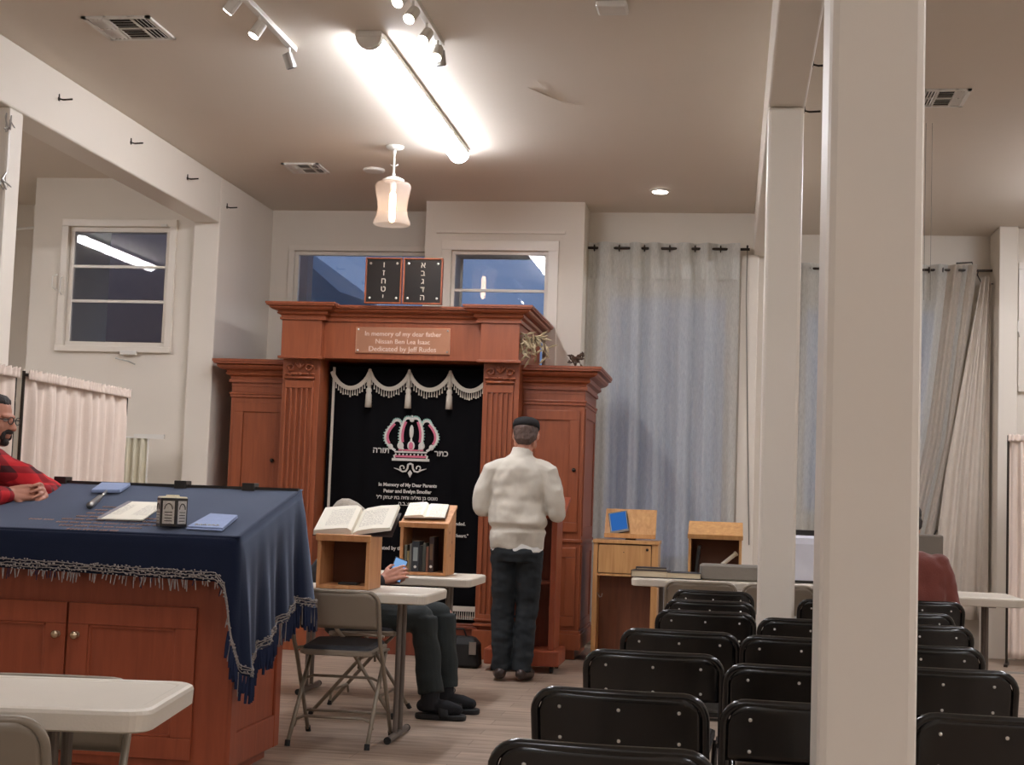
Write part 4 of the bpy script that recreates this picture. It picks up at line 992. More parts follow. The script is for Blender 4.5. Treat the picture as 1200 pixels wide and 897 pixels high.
b = MB(SO); b.obox((-.765, 11.80, 1.06), (.40, .022, .25), (-.55, 0, 0)); b.obox((-.765, 11.735, .955), (.40, .06, .02), (0, 0, 0)); b.obox((-.765, 11.71, .965), (.40, .014, .035)); b.obj('reading_board', M_OAK, t, bevel=.002)
b = MB(SO); b.box(-.8, -.72, 11.74, 11.88, .932, .95); b.obj('board_pivot', M_DARKM, t)
t = thing('tablet', 'tablet with a blue screen leaning on the oak stand', 'tablet', (-.84, 11.735, .982)); t.rotation_euler = (-.5, -.2, 0)
MB().box(-.075, .075, -.011, 0, 0, .19).obj('tablet_case', M_BLACKP, t, bevel=.004); MB().box(-.062, .062, -.0125, -.011, .022, .178).obj('screen', M_SCREEN, t)
MB().box(-.075, .075, -.018, -.011, 0, .02).obj('lower_rim', M_GREYB, t)
# ---- things on the right tables
def closed_book(label, x, y, z, w, d, h, rz, c):
    t = thing('book', label, 'book', (x, y, z), rz, 'books lying on the long table'); cm = mat('cover_%d_%d_%d' % c, srgb(*c), .6)
    b = MB(); b.box(-w/2, w/2, -d/2, d/2, 0, .004); b.box(-w/2, w/2, -d/2, d/2, h-.004, h); b.box(-w/2, -w/2+.004, -d/2, d/2, 0, h); b.obj('book_cover', cm, t, bevel=.001)
    MB().box(-w/2+.004, w/2-.004, -d/2+.004, d/2-.004, .004, h-.004).obj('pages', M_PAGE, t)
closed_book('wide book at the left end of the long table, under the thin book', -.50, 9.90, .742, .24, .18, .045, -.08, (70, 56, 52))
closed_book('thin dark book lying on top of the wide book', -.50, 9.92, .788, .2, .15, .016, .05, (44, 34, 36))
closed_book('second wide book on the long table, between the stacked pair and the grey cushion', -.28, 9.89, .742, .22, .18, .04, -.05, (60, 60, 66))
b = MB((.02, 9.93, .742)); b.rings([[Vector((x, y, z)) for x, y in rrect(-.185+.0+i_, .205-i_, 9.84+i_, 10.03-i_, .03)] for z, i_ in ((.742, .012), (.752, 0), (.83, 0), (.842, .012))])
tag(b.obj('grey_cushion', M_GREYB), 'long grey felt cushion lying on the long white table', 'cushion')
t = thing('storage_bin', 'white bin with a black lid on the long table, seen between the two columns', 'bin', (.42, 10.12, .742))
b = MB(); b.rings([[Vector((x, y, z)) for x, y in rrect(-.2+i_, .2-i_, -.15+i_, .15-i_, .05)] for z, i_ in ((.012, .02), (.25, .0), (.29, .01), (.305, .04))]); b.obj('bin_body', mat('white_bin', srgb(216, 216, 226), .6), t)
MB().box(-.19, .19, -.14, .14, 0, .014).obj('bin_base', M_BLACKP, t); MB().box(-.16, .2, -.05, .12, .30, .34).obj('bin_lid', M_BLACKP, t, bevel=.006)
b = MB((-.14, 10.30, .76)); b.obox((-.205, 10.28, .855), (.022, .2, .19), (0, .10, 0)); tag(b.obj('book', M_BLACKP, bevel=.002), 'dark book leaning inside the wooden box behind the grey cushion', 'book')
b = MB((-.0, 10.24, .76)); b.tube([(-.04, 10.22, .83), (.045, 10.26, .90)], .014, 12); b.tube([(.045, 10.26, .90), (.053, 10.264, .907)], .018, 12); tag(b.obj('paper_roll', M_PAPER), 'rolled paper lying inside the wooden box behind the grey cushion', 'roll')
t = thing('boxy_device', 'grey and black boxy device on the table beyond the person in maroon', 'device', (1.19, 9.45, .742))
MB().box(-.10, .10, -.09, .09, 0, .22).obj('lower_case', M_BLACKP, t, bevel=.01); MB().box(-.095, .095, -.085, .085, .22, .35).obj('grey_top', M_GREYB, t, bevel=.012)
MB().tube([(.09, 0, .16), (.15, -.01, .165)], .009, 8).obj('side_knob', M_BLACKP, t); MB().tube([(.05, 0, .345), (.065, 0, .38)], .006, 6).obj('stub_aerial', M_BLACKP, t)

# ================================================================== CURTAINS
def drape(o_, x0, x1, y, z0, z1, folds, amp, edge_r=None, edge_l=None, nu=160, nz=24, ph=0, wob=.3):
    def f(u, v):
        z = z0+(z1-z0)*v; a = x0 if edge_l is None else edge_l(z); c = x1 if edge_r is None else edge_r(z)
        x = a+(c-a)*u; w_ = u+.02*math.sin(u*17+ph); yy = y+amp*math.sin(2*PI*folds*w_+ph+wob*math.sin(v*3+u*9))+amp*.35*math.sin(2*PI*folds*3.1*u+v*1.5+math.sin(u*23))*(1.1-v*.8)
        return (x, yy, z)
    return MB(o_).grid(f, nu, nz)
o_ = (-.6, 12.86, 0)
t = thing('sheer_curtain', 'tall sheer white grommet curtain hanging right of the ark', 'curtain', o_)
drape(o_, -1.27, .04, 12.86, .05, 3.48, 6, .035).obj('drape_cloth', M_SHEER, t, smooth=True)
drape(o_, -1.265, .035, 12.845, 3.16, 3.475, 6, .036, nz=4).obj('header_band', M_SHEER, t, smooth=True)
t2 = thing('curtain_rod', 'dark metal curtain rod with rings above the tall sheer curtain', 'curtain rod', (-.6, 12.86, 3.43))
MB((-.6, 12.86, 3.43)).cyl((-1.275, 12.86, 3.43), (.12, 12.86, 3.43), .012, 10).obj('rod', M_DARKM, t2)
MB((-.6, 12.86, 3.43)).tube([(.10, 12.995, 3.46), (.10, 12.86, 3.46), (.10, 12.86, 3.42)], .008, 8).obj('bracket', M_DARKM, t2)
for k in range(12):
    xx = -1.27+1.31*(k+.5)/12*1.0; b = MB((-.6, 12.86, 3.43)); s_ = 1 if k % 2 else -1
    b.tube([(xx+s_*.004, 12.86+.026*math.cos(q), 3.43+.026*math.sin(q)) for q in [2*PI*j/14 for j in range(15)]], .006, 6); b.obj('ring', M_DARKM, t2)
o_ = (1.2, 13.86, 0)
t = thing('sheer_curtain', 'sheer white curtain behind the columns with its right edge pulled aside', 'curtain', o_)
er = lambda z: lerp(z, [(0, 1.72), (1.0, 1.80), (1.9, 1.98), (3.5, 2.16)])
drape(o_, .50, 2.16, 13.86, .05, 3.48, 7, .035, edge_r=er).obj('drape_cloth', M_SHEER, t, smooth=True)
er2 = lambda z: er(z)+.008; el2 = lambda z: er(z)-.30
drape(o_, 1.8, 2.1, 13.84, .05, 3.475, 2, .03, edge_r=er2, edge_l=el2, nu=60).obj('side_band', M_SHEER2, t, smooth=True)
o_ = (2.1, 13.7, 0)
t = thing('plain_drape', 'cream opaque drape hanging in the right corner beside the white pier', 'curtain', o_)
drape(o_, 1.9, 2.27, 13.74, .3, 3.35, 2.5, .03, edge_l=lambda z: lerp(z, [(0, 1.72), (1.6, 1.9), (3.4, 2.2)]), nu=60).obj('drape_cloth', mat('cream_drape_cloth', srgb(206, 194, 180), .9), t, smooth=True, solid=.004)
t2 = thing('curtain_rod', 'dark metal curtain rod beyond the columns with a bent bracket at its right end', 'curtain rod', (1.3, 13.86, 3.43))
OR = (1.3, 13.86, 3.43)
MB(OR).cyl((.36, 13.86, 3.43), (2.3, 13.86, 3.43), .012, 10).obj('rod', M_DARKM, t2)
MB(OR).tube([(2.18, 13.86, 3.43), (2.16, 13.8, 3.38), (2.2, 13.8, 3.30), (2.3, 13.8, 3.30)], .006, 6).obj('bracket', M_DARKM, t2)
MB(OR).tube([(1.98, 13.84, 3.49), (2.12, 13.84, 3.5), (2.13, 13.84, 3.42)], .008, 6).obj('bracket', M_DARKM, t2)
for k in range(14):
    xx = .50+1.66*(k+.5)/14; b = MB(OR); b.tube([(xx, 13.86+.026*math.cos(q), 3.43+.026*math.sin(q)) for q in [2*PI*j/14 for j in range(15)]], .006, 6); b.obj('ring', M_DARKM, t2)
# hanging cords
b = MB((.1, 12.88, 3.4)); b.tube([(.10, 12.88, 3.44), (.10, 12.88, 3.0), (.14, 12.9, 1.8), (.17, 12.88, .9)], .005, 6); tag(b.obj('cord', M_GREYB), 'thin cord hanging on the white wall at the right end of the tall sheer curtain', 'cord')
for x, lab in ((1.215, 'left one of two thin strings hanging from the ceiling right of the big column'), (1.255, 'right one of two thin strings hanging from the ceiling right of the big column')):
    b = MB((x, 9.9, H)); b.tube([(x, 9.9, H), (x, 9.9, 2.6)], .0015, 5); tag(b.obj('hanging_string', M_GREYB), lab, 'string', 'strings from the ceiling')

# ---- mobile curtain partitions
def partition(label, p0, p1, z1, folds, mt=M_CLOTHW):
    p0 = Vector(p0); p1 = Vector(p1); d = (p1-p0); L = d.length; rz = math.atan2(d.y, d.x)
    t = thing('curtain_partition', label, 'partition', (p0.x, p0.y, 0), rz, None)
    def f(u, v):
        z = .06+(z1-.06)*v; g = min(1, (1-v)*9); n_ = noise.noise(Vector((u*folds*1.1, 0, v*1.5)))
        y = (.022*math.sin(2*PI*folds*u+n_*2)+.012*math.sin(2*PI*folds*2.7*u))*(.4+.6*g)
        return (u*L, y-.0, z+(.012*math.sin(u*folds*17) if v > .97 else 0))
    MB().grid(f, 150, 30).obj('partition_cloth', mt, t, smooth=True, solid=.004)
    def g(u, v):
        q = math.sin(u*folds*26+3*math.sin(u*31)); z = z1-.05+.055*v+(.006*q if v > .9 else 0); return (u*L, -.030-.010*q*(.4+.6*abs(v-.5)*2), z)
    MB().grid(g, 300, 4).obj('gathered_heading', mt, t, smooth=True, solid=.003)
    MB().cyl((0, 0, z1-.02), (L, 0, z1-.02), .010, 8).obj('top_rail', M_DARKM, t)
    for x in (0.0, L): 
        MB().cyl((x, .0, .02), (x, .0, z1), .010, 8).obj('post', M_DARKM, t); MB().box(x-.015, x+.015, -.16, .16, 0, .02).obj('foot', M_DARKM, t)
    return t
partition('pinkish curtain partition behind the reading desk, right of the person in red', (-4.05, 8.10), (-4.06, 9.62), 1.86, 8)
partition('pinkish curtain partition at the left photo edge behind the person in red', (-4.05, 6.4), (-4.05, 8.0), 1.86, 8)
partition('pinkish curtain partition at the right edge of the photo', (2.275, 12.85), (3.4, 12.6), 1.89, 7)
t = thing('low_curtain', 'short cream curtain on a white rail below the left casement window', 'curtain', (-4.68, 11.40, 0))
def lc(u, v): return (-.2+.26*u, .02*math.sin(u*28), .05+1.55*v)
MB().grid(lc, 60, 6).obj('curtain_cloth', M_CREAMC, t, smooth=True, solid=.003)
MB().box(-.05, .20, -.012, .012, 1.60, 1.635).obj('rail', M_WHITEP, t); MB().cyl((.07, 0, 0), (.07, 0, 1.60), .008, 8).obj('pole', M_WHITEP, t)
MB().cyl((-.22, 0, 1.605), (-.02, 0, 1.605), .008, 8).obj('rail', M_WHITEP, t); MB().box(-.24, .12, -.1, .1, 0, .02).obj('foot', M_WHITEP, t)
t = thing('tension_rod', 'short white rod crossing the dark gap left of the casement window', 'rod', (-6.0, 12.2, 3.33)); MB().cyl((-.9, .3, .1), (.18, -.2, .1), .012, 8).obj('rod', M_WHITEP, t)

# ================================================================== PEOPLE
def V(*a): return Vector(a)
def head_mb(mb, c, yaw=0, pitch=0, roll=0, s=1.0, neck_to=None):
    """face looks along local +y; yaw about z, pitch > 0 looks down"""
    E3 = (Euler((0, 0, yaw)).to_matrix() @ Euler((-pitch, roll, 0)).to_matrix()); c = Vector(c)
    T = lambda x, y, z: c+E3 @ (Vector((x, y, z))*s); eu = E3.to_euler()
    e = lambda p, r, rot=(0, 0, 0): mb.ell(T(*p), [q*s for q in r], 20, 14, (E3 @ Euler(rot).to_matrix()).to_euler())
    e((0, -.012, .035), (.077, .097, .088)); e((0, .028, -.02), (.064, .066, .082)); e((0, .045, -.078), (.040, .042, .034)); e((0, .072, -.092), (.022, .02, .018))
    e((0, .076, .028), (.052, .022, .014)); e((0, .088, -.052), (.026, .013, .008)); e((0, .086, -.064), (.022, .013, .008))
    mb.tube([T(0, .088, .018), T(0, .106, -.008), T(0, .112, -.022)], [.009*s, .011*s, .014*s], 10, round_=True)
    for q in (-1, 1):
        e((q*.012, .1, -.024), (.009, .01, .008)); e((q*.044, .062, -.018), (.022, .02, .02)); e((q*.056, .0, -.055), (.018, .04, .03))
        e((q*.079, -.008, -.002), (.008, .018, .032), (0, 0, -q*.35))
    return T, E3
def hand_mb(mb, w, d, n, side, curl=.9, s=1.0):
    """palm from wrist w along d; n = palm-facing normal; side +1 puts the thumb on d x n"""
    d = Vector(d).normalized(); n = Vector(n); n = (n-d*n.dot(d)).normalized(); l = d.cross(n)*side; w = Vector(w)
    for q in (-.5, 0, .5): mb.tube([w+l*q*.03*s, w+d*.05*s+l*q*.048*s, w+d*.088*s+l*q*.058*s], [.017*s, .016*s, .012*s], 8, round_=True)
    for k, L in enumerate((.072, .08, .075, .06)):
        o = (1.5-k)*.0205*s; p = w+d*.086*s+l*o; pts = [p]; dd = d.copy(); a = 0
        for j, f in enumerate((.45, .3, .25)):
            a = curl*(.35+.45*j)*.9; dd = (d*math.cos(a)+n*math.sin(a)+l*(1.5-k)*.05).normalized(); p = p+dd*L*f*s; pts.append(p)
        mb.tube(pts, [.0088*s, .0082*s, .0076*s, .0062*s], 8, round_=True)
    p = w+d*.022*s+l*.026*s; pts = [p, p+(d*.6+l*.7+n*.2)*.034*s, p+(d*.95+l*.75+n*.45)*.055*s, p+(d*1.25+l*.6+n*.7)*.062*s]
    mb.tube(pts, [.013*s, .0105*s, .009*s, .007*s], 8, round_=True)
def loft(mb, rows, n=24):                       # rows: (centre, rx, ry, yaw)
    rs = []
    for c, rx, ry, a in rows:
        c = Vector(c); rs.append([c+V(rx*math.cos(2*PI*k/n)*math.cos(a)-ry*math.sin(2*PI*k/n)*math.sin(a), rx*math.cos(2*PI*k/n)*math.sin(a)+ry*math.sin(2*PI*k/n)*math.cos(a), 0) for k in range(n)])
    mb.rings(rs)
def shoe(mb, heel, toe, r=.042, h=.07):
    heel = Vector(heel); toe = Vector(toe); d = toe-heel
    mb.tube([heel+V(0, 0, .045), heel+d*.35+V(0, 0, .045), heel+d*.7+V(0, 0, .035), toe+V(0, 0, .03)-d*.05], [r*.9, r, r*1.08, r*.75], 12, round_=True)
    mb.ell(heel+d*.12+V(0, 0, .06), (.04, .04, .05))

# ---------- standing person at the lectern (faces the ark)
P = thing('person', 'person standing with back to us at the lectern: beige fleece, black cap, dark trousers', 'person', (-1.42, 10.08, 0))
hc = V(.03, .045, 1.655)
J = dict(sh=[(-.175, .0, 1.385), (.175, 0, 1.385)], el=[(-.262, -.01, 1.155), (.262, -.0, 1.14)], wr=[(-.17, .27, 1.17), (.17, .28, 1.17)],
         hip=[(-.085, 0, .90), (.085, 0, .90)], kn=[(-.085, .03, .50), (.082, .03, .50)], an=[(-.078, -.01, .09), (.065, -.01, .09)])
b = MB(); head_mb(b, hc, 0, .22, 0, 1.06)
b.tube([(.01, -.01, 1.46), (.025, .02, 1.56), (.03, .035, 1.62)], [.062, .056, .055], 14, round_=True)
loft(b, [((0, 0, .88), .15, .10, 0), ((0, 0, 1.0), .15, .10, 0), ((0, .0, 1.2), .155, .105, 0), ((0, 0, 1.38), .165, .10, 0), ((0, 0, 1.46), .10, .07, 0)])
for i in (0, 1):
    b.tube([J['sh'][i], J['el'][i]], [.05, .042], 12, round_=True); b.tube([J['el'][i], J['wr'][i]], [.04, .028], 12, round_=True)
    b.tube([J['hip'][i], J['kn'][i]], [.08, .055], 12, round_=True); b.tube([J['kn'][i], J['an'][i]], [.052, .038], 12, round_=True)
    shoe(b, (J['an'][i][0], -.03, .01), (J['an'][i][0]*1.3, .17, .01), .032)
    hand_mb(b, J['wr'][i], (-.45*(1 if i else -1), .8, .12), (0, 0, -1), 1 if i == 0 else -1, .5)
voxel(b, 'body', M_SKIN, P, .006, 2)
b = MB()                                        # fleece
loft(b, [((0, 0, .885), .185, .125, 0), ((0, -.005, .95), .192, .135, 0), ((0, -.006, 1.0), .193, .136, 0), ((0, 0, 1.018), .176, .122, 0), ((0, 0, 1.03), .176, .122, 0), ((0, -.012, 1.06), .194, .140, 0), ((0, 0, 1.2), .19, .128, 0), ((0, .0, 1.34), .205, .125, 0), ((0, 0, 1.42), .19, .115, 0), ((.0, 0, 1.475), .135, .095, 0), ((.01, .005, 1.515), .085, .08, 0)])
b.tube([(.01, .0, 1.49), (.02, .015, 1.565)], [.084, .076], 18)
for i in (0, 1):
    s_ = -1 if i == 0 else 1
    b.tube([(s_*.12, 0, 1.425), (s_*.19, -.0, 1.40), (s_*.235, -.01, 1.28), J['el'][i]], [.075, .075, .068, .062], 14, round_=True)
    e, w = V(*J['el'][i]), V(*J['wr'][i]); b.tube([e, e.lerp(w, .5), e.lerp(w, .9)], [.062, .052, .042], 14, round_=True)
voxel(b, 'fleece_jacket', M_FLEECE, P, .008, 2, .018, 8, 3)
b = MB(); loft(b, [((0, -.002, .862), .182, .128, 0), ((0, 0, .9), .18, .122, 0), ((0, 0, .93), .17, .115, 0)]); voxel(b, 'shirt_tail', M_SHIRT, P, .007, 3, .004, 9, 5)
b = MB(); loft(b, [((0, 0, .80), .168, .125, 0), ((0, -.005, .86), .168, .128, 0), ((0, 0, .95), .155, .11, 0)])
for i in (0, 1):
    s_ = -1 if i == 0 else 1; hp, k, a = V(*J['hip'][i]), V(*J['kn'][i]), V(*J['an'][i])
    b.tube([hp+V(0, 0, -.02), hp.lerp(k, .5), k, k.lerp(a, .5), a+V(0, 0, -.025)], [.094, .088, .076, .07, .066], 16)
voxel(b, 'trousers', M_JEANS, P, .008, 3, .012, 9, 8, (1, 1, 1.6))
for i in (0, 1):
    b = MB(); a = J['an'][i]; shoe(b, (a[0], -.055, .008), (a[0]*1.5, .19, .008), .045); voxel(b, 'shoe', M_SHOE, P, .006, 2)
b = MB(); E3 = Euler((-.22, 0, 0)).to_matrix()
b.ell(hc+E3 @ V(0, -.022, .028), (.087, .1, .088), 24, 16); b.ell(hc+E3 @ V(0, -.045, -.02), (.076, .068, .06), 20, 12)
for s_ in (-1, 1): b.ell(hc+E3 @ V(s_*.066, -.01, .01), (.016, .045, .05))
voxel(b, 'hair', M_HAIRG, P, .006, 1, .006, 40, 2)
b = MB(); c = hc+E3 @ V(0, -.018, .045); rs = []
for z, r in ((.0, .094), (.03, .094), (.055, .084), (.068, .063), (.075, .03), (.076, .004)): rs.append([c+E3 @ V(r*math.cos(2*PI*k/28), r*1.1*math.sin(2*PI*k/28), z) for k in range(28)])
b.rings(rs); b.obj('knit_cap', M_CAP, P, smooth=True)

# ---------- seated person holding a phone (faces right)
P = thing('person', 'seated person in grey knit hat and sandals, holding a phone', 'person', (-2.10, 8.32, 0), -PI/2)
hc = V(0.0, -.05, 1.05)                          # local +y = world +x
b = MB(); T, E3 = head_mb(b, hc, 0, .55)
b.tube([(0, -.08, .91), (0, -.08, .97), (0, -.06, 1.01)], [.06, .055, .053], 14, round_=True)
loft(b, [((0, -.10, .46), .15, .11, 0), ((0, -.13, .6), .14, .10, 0), ((0, -.12, .78), .155, .105, 0), ((0, -.08, .88), .14, .09, 0), ((0, -.06, .93), .07, .06, 0)])
SH = [(-.18, -.08, .87), (.18, -.08, .87)]; EL = [(-.22, .02, .64), (.22, .02, .64)]; WR = [(-.03, .19, .74), (.13, .20, .75)]
HP = [(-.1, -.05, .50), (.1, -.05, .50)]; KN = [(-.13, .50, .545), (.1, .44, .54)]; AN = [(-.13, .53, .12), (.14, .50, .12)]
for i in (0, 1):
    b.tube([SH[i], EL[i]], [.05, .04], 12, round_=True); b.tube([EL[i], WR[i]], [.038, .027], 12, round_=True)
    b.tube([HP[i], KN[i]], [.075, .052], 12, round_=True); b.tube([KN[i], AN[i]], [.05, .036], 12, round_=True)
    shoe(b, (AN[i][0], AN[i][1]-.04, .03), (AN[i][0], AN[i][1]+.12, .03), .028)
hand_mb(b, WR[0], (.25, .9, .25), (.9, -.1, .5), -1, 1.0); hand_mb(b, WR[1], (-.3, .8, .35), (-.8, -.1, -.3), 1, .8)
voxel(b, 'body', M_SKIN, P, .005, 2)
b = MB(); loft(b, [((0, -.10, .50), .175, .135, 0), ((0, -.13, .62), .175, .13, 0), ((0, -.12, .78), .19, .13, 0), ((0, -.08, .88), .165, .11, 0), ((0, -.06, .94), .08, .075, 0)])
for i in (0, 1):
    e, w = V(*EL[i]), V(*WR[i]); b.tube([SH[i], EL[i]], [.068, .058], 14, round_=True); b.tube([e, e.lerp(w, .5), e.lerp(w, .88)], [.056, .048, .042], 14, round_=True)
voxel(b, 'dark_jacket', M_DARKJ, P, .008, 3, .01, 8, 4)
b = MB(); loft(b, [((0, -.08, .47), .17, .13, 0), ((0, -.10, .58), .165, .12, 0)])
for i in (0, 1):
    hp, k, a = V(*HP[i]), V(*KN[i]), V(*AN[i]); b.tube([hp, hp.lerp(k, .5), k-V(0, .03, 0)], [.092, .088, .076], 16, round_=True)
    b.tube([k+V(0, -.01, .0), k.lerp(a, .4), a+V(0, 0, .02)], [.078, .072, .07], 16, round_=False)
voxel(b, 'trousers', M_JEANS2, P, .008, 3, .012, 8, 6)
for i in (0, 1):
    a = AN[i]; b = MB(); shoe(b, (a[0], a[1]-.045, .026), (a[0], a[1]+.16, .026), .040); b.tube([(a[0], a[1]-.005, .05), (a[0], a[1]-.005, .20)], [.052, .052], 14)
    voxel(b, 'sock', M_SOCK, P, .006, 2)
    b = MB(); rs = []
    for z, i_ in ((.0, .004), (.008, 0), (.024, .0), (.03, .004)): rs.append([V(a[0]+(x)*(1+.12*max(0, y-a[1])/.2), y, z) for x, y in rrect(-.047+i_, .047-i_, a[1]-.085+i_, a[1]+.20-i_, .045)])
    b.rings(rs); s1 = b.obj('sandal', M_SOLE, P)
    b = MB(); b.grid(lambda u, v: V(a[0]+.052*math.cos(PI*u), a[1]+.06+.055*v-.02*math.sin(PI*u), .012+.085*math.sin(PI*u)*(1-.15*v)), 14, 3); b.obj('sandal_strap', M_SOLE, s1, smooth=True, solid=.004)
    MB().box(a[0]-.056, a[0]-.052, a[1]+.09, a[1]+.105, .02, .045).obj('buckle', M_STEEL, s1)
b = MB(); E4 = Euler((-.55, 0, 0)).to_matrix(); c = hc+E4 @ V(0, -.015, .02); rs = []
for z, r in ((-.02, .09), (.0, .096), (.02, .095), (.05, .092), (.08, .078), (.1, .05), (.108, .01)): rs.append([c+E4 @ V(r*math.cos(2*PI*k/30)*(1+.02*(k % 2)), r*1.12*math.sin(2*PI*k/30)*(1+.02*(k % 2)), z) for k in range(30)])
b.rings(rs); b.obj('knit_hat', M_KNIT, P, smooth=True)
b = MB(); b.ell(hc+E4 @ V(0, -.04, -.01), (.076, .07, .06)); voxel(b, 'hair', M_HAIRD, P, .006, 1, .005, 40, 2)
t = thing('phone', 'phone with pale blue screen held in the seated person\'s hands', 'phone', (-1.835, 8.265, .80)); t.rotation_euler = (1.05, .35, .25)
MB().box(-.038, .038, -.075, .075, -.004, .004).obj('phone_case', M_BLACKP, t, bevel=.002); MB().box(-.034, .034, -.068, .068, .004, .0048).obj('screen', M_PHONE, t)

# ---------- person in red leaning on the reading desk (faces right)
P = thing('person', 'person in red plaid shirt and glasses leaning folded hands on the reading desk', 'person', (-3.72, 6.5, 0), -PI/2)
hc = V(.0, .325, 1.50)
b = MB(); T, E3 = head_mb(b, hc, 0, .12, 0, 1.03)
b.tube([(0, .21, 1.33), (0, .27, 1.40), (0, .30, 1.45)], [.068, .062, .058], 14, round_=True)
loft(b, [((0, -.02, .90), .16, .12, 0), ((0, .05, 1.05), .16, .12, 0), ((0, .12, 1.2), .17, .12, 0), ((0, .19, 1.33), .13, .09, 0)])
SH = [(-.18, .20, 1.31), (.18, .20, 1.31)]; EL = [(-.27, .50, 1.17), (.26, .40, 1.11)]; WR = [(-.105, .545, 1.18), (.075, .475, 1.165)]
# local x = -world y : negative x is the far (left) arm
for i in (0, 1):
    s_ = (-1, 1)[i]; b.tube([SH[i], EL[i]], [.052, .042], 12, round_=True); b.tube([EL[i], WR[i]], [.042, .029], 12, round_=True)
    b.tube([(s_*.09, -.02, .92), (s_*.1, 0, .5)], [.085, .058], 12, round_=True); b.tube([(s_*.1, 0, .5), (s_*.1, -.03, .09)], [.055, .04], 12, round_=True); shoe(b, (s_*.1, -.06, .01), (s_*.11, .17, .01), .034)
hand_mb(b, WR[0], (.75, .35, .02), (.25, -.85, -.45), 1, 1.15, 1.08); hand_mb(b, WR[1], (-.5, .8, .08), (-.6, -.55, -.5), -1, 1.1, 1.08)
voxel(b, 'body', M_SKIN2, P, .0045, 2)
b = MB(); loft(b, [((0, -.02, .86), .20, .155, 0), ((0, .05, 1.05), .20, .155, 0), ((0, .12, 1.2), .21, .15, 0), ((0, .18, 1.31), .19, .125, 0), ((0, .22, 1.37), .10, .095, 0)])
b.tube([(0, .21, 1.35), (0, .245, 1.415)], [.082, .076], 16)
for i in (0, 1):
    e, w = V(*EL[i]), V(*WR[i]); b.tube([SH[i], V(*SH[i]).lerp(e, .5), e], [.082, .074, .066], 14, round_=True); b.tube([e, e.lerp(w, .5), e.lerp(w, .9)], [.066, .054, .046], 14, round_=True)
voxel(b, 'plaid_shirt', M_PLAID, P, .008, 3, .020, 9, 4)
b = MB(); loft(b, [((0, -.03, .80), .19, .15, 0), ((0, -.02, .93), .18, .14, 0)])
for s_ in (-1, 1): b.tube([(s_*.09, -.02, .88), (s_*.1, .01, .5), (s_*.1, -.02, .07)], [.105, .085, .07], 16)
voxel(b, 'trousers', M_JEANS, P, .009, 3, .01, 8, 5)
for s_ in (-1, 1): b = MB(); shoe(b, (s_*.1, -.07, .008), (s_*.11, .19, .008), .045); voxel(b, 'shoe', M_SHOE, P, .007, 2)
b = MB(); E5 = Euler((-.12, 0, 0)).to_matrix()
b.ell(hc+E5 @ V(0, -.035, .04), (.083, .088, .084), 24, 16); b.ell(hc+E5 @ V(0, -.06, -.01), (.078, .055, .06), 20, 12); b.ell(hc+E5 @ V(0, .0, .082), (.069, .074, .045))
voxel(b, 'hair', M_HAIRD, P, .006, 1, .004, 50, 3)
b = MB(); b.ell(hc+E5 @ V(0, .094, -.042), (.034, .016, .012)); b.ell(hc+E5 @ V(0, .076, -.09), (.028, .026, .022)); 
for s_ in (-1, 1): b.ell(hc+E5 @ V(s_*.030, .083, -.062), (.009, .014, .024))
voxel(b, 'beard', M_HAIRD, P, .005, 1, .003, 60, 7)
b = MB(); g = lambda x, y, z: hc+E5 @ V(x, y, z)
for s_ in (-1, 1):
    pts = [g(s_*.035+.024*math.cos(q), .112, .012+.017*math.sin(q)) for q in [2*PI*j/14 for j in range(15)]]; b.tube(pts, .0022, 6)
    b.tube([g(s_*.06, .110, .016), g(s_*.082, .06, .014), g(s_*.084, -.005, .012), g(s_*.082, -.03, -.005)], .0024, 6)
b.tube([g(-.012, .114, .014), g(.012, .114, .014)], .0022, 6); b.obj('glasses', M_BLACKP, P)
b = MB()
for s_ in (-1, 1): b.ell(g(s_*.033, .083, .012), (.013, .011, .008), 12, 8)
b.obj('eyes', mat('eye_white', srgb(190, 175, 165), .3), P, smooth=True)

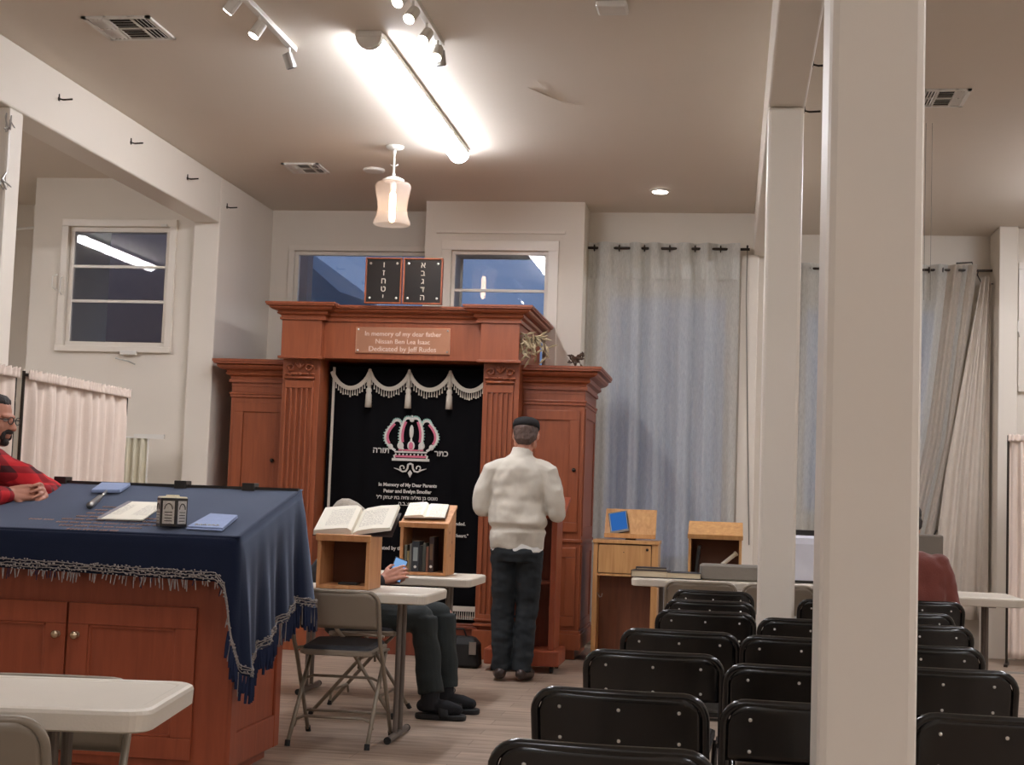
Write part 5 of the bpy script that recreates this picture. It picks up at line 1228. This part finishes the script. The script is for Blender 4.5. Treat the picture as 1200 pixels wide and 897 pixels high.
# ---------- person in maroon, seated, mostly behind the big column
P = thing('person', 'person in maroon top seated with back to us, mostly hidden behind the big column', 'person', (.975, 8.47, 0))
hc = V(-.01, .07, 1.17)
b = MB(); head_mb(b, hc, .2, .3); b.tube([(0, .0, .98), (-.02, .03, 1.05), (-.04, .05, 1.12)], [.062, .058, .056], 14, round_=True)
loft(b, [((0, -.02, .46), .16, .11, 0), ((0, -.01, .65), .15, .10, 0), ((0, 0, .85), .165, .10, 0), ((0, 0, .97), .10, .07, 0)])
SH = [(-.165, 0, .93), (.165, 0, .93)]; EL = [(-.235, .05, .67), (.235, .03, .66)]; WR = [(-.16, .29, .80), (.16, .28, .80)]
for i in (0, 1):
    s_ = (-1, 1)[i]; b.tube([SH[i], EL[i]], [.05, .042], 12, round_=True); b.tube([EL[i], WR[i]], [.04, .028], 12, round_=True)
    b.tube([(s_*.09, .03, .50), (s_*.12, .42, .50)], [.08, .055], 12, round_=True); b.tube([(s_*.12, .42, .5), (s_*.12, .40, .09)], [.052, .038], 12, round_=True); shoe(b, (s_*.12, .36, .01), (s_*.12, .58, .01), .034)
    hand_mb(b, WR[i], (-s_*.4, .8, .0), (0, 0, -1), s_*-1, .6)
voxel(b, 'body', M_SKIN, P, .0055, 2)
b = MB(); loft(b, [((0, -.03, .50), .19, .14, 0), ((0, -.02, .62), .19, .135, 0), ((0, -.01, .8), .215, .135, 0), ((0, 0, .92), .225, .125, 0), ((0, 0, .98), .17, .105, 0), ((0, 0, 1.01), .08, .08, 0)])
for i in (0, 1):
    e, w = V(*EL[i]), V(*WR[i]); b.tube([SH[i], V(*SH[i]).lerp(e, .5), e], [.075, .07, .064], 14, round_=True); b.tube([e, e.lerp(w, .5), e.lerp(w, .88)], [.062, .052, .044], 14, round_=True)
voxel(b, 'maroon_top', M_MAROON, P, .008, 12, .012, 9, 9)
b = MB(); loft(b, [((0, -.02, .46), .17, .13, 0), ((0, -.02, .56), .165, .12, 0)])
for s_ in (-1, 1): b.tube([(s_*.09, .0, .51), (s_*.11, .25, .515), (s_*.12, .40, .51)], [.095, .088, .078], 16, round_=True); b.tube([(s_*.12, .41, .52), (s_*.12, .41, .08)], [.076, .066], 16)
voxel(b, 'trousers', M_JEANS, P, .009, 3, .01, 8, 5)
for s_ in (-1, 1): b = MB(); shoe(b, (s_*.12, .35, .008), (s_*.12, .60, .008), .045); voxel(b, 'shoe', M_SHOE, P, .007, 2)
b = MB(); E6 = Euler((-.3, 0, .2)).to_matrix(); b.ell(hc+E6 @ V(0, -.02, .035), (.084, .098, .086), 24, 16); b.ell(hc+E6 @ V(0, -.045, -.02), (.078, .068, .06), 20, 12)
voxel(b, 'hair', M_HAIRD, P, .006, 1, .005, 40, 2)
b = MB((1.22, 9.02, 0)); b.rings([[Vector((1.22+x, 9.02+y, z)) for x, y in rrect(-.13+i_, .13-i_, -.06+i_, .06-i_, .05)] for z, i_ in ((.742, .02), (.76, 0), (.92, .01), (.98, .03), (1.0, .05))]) if 0 else None
for o in list(proto.values()): pass
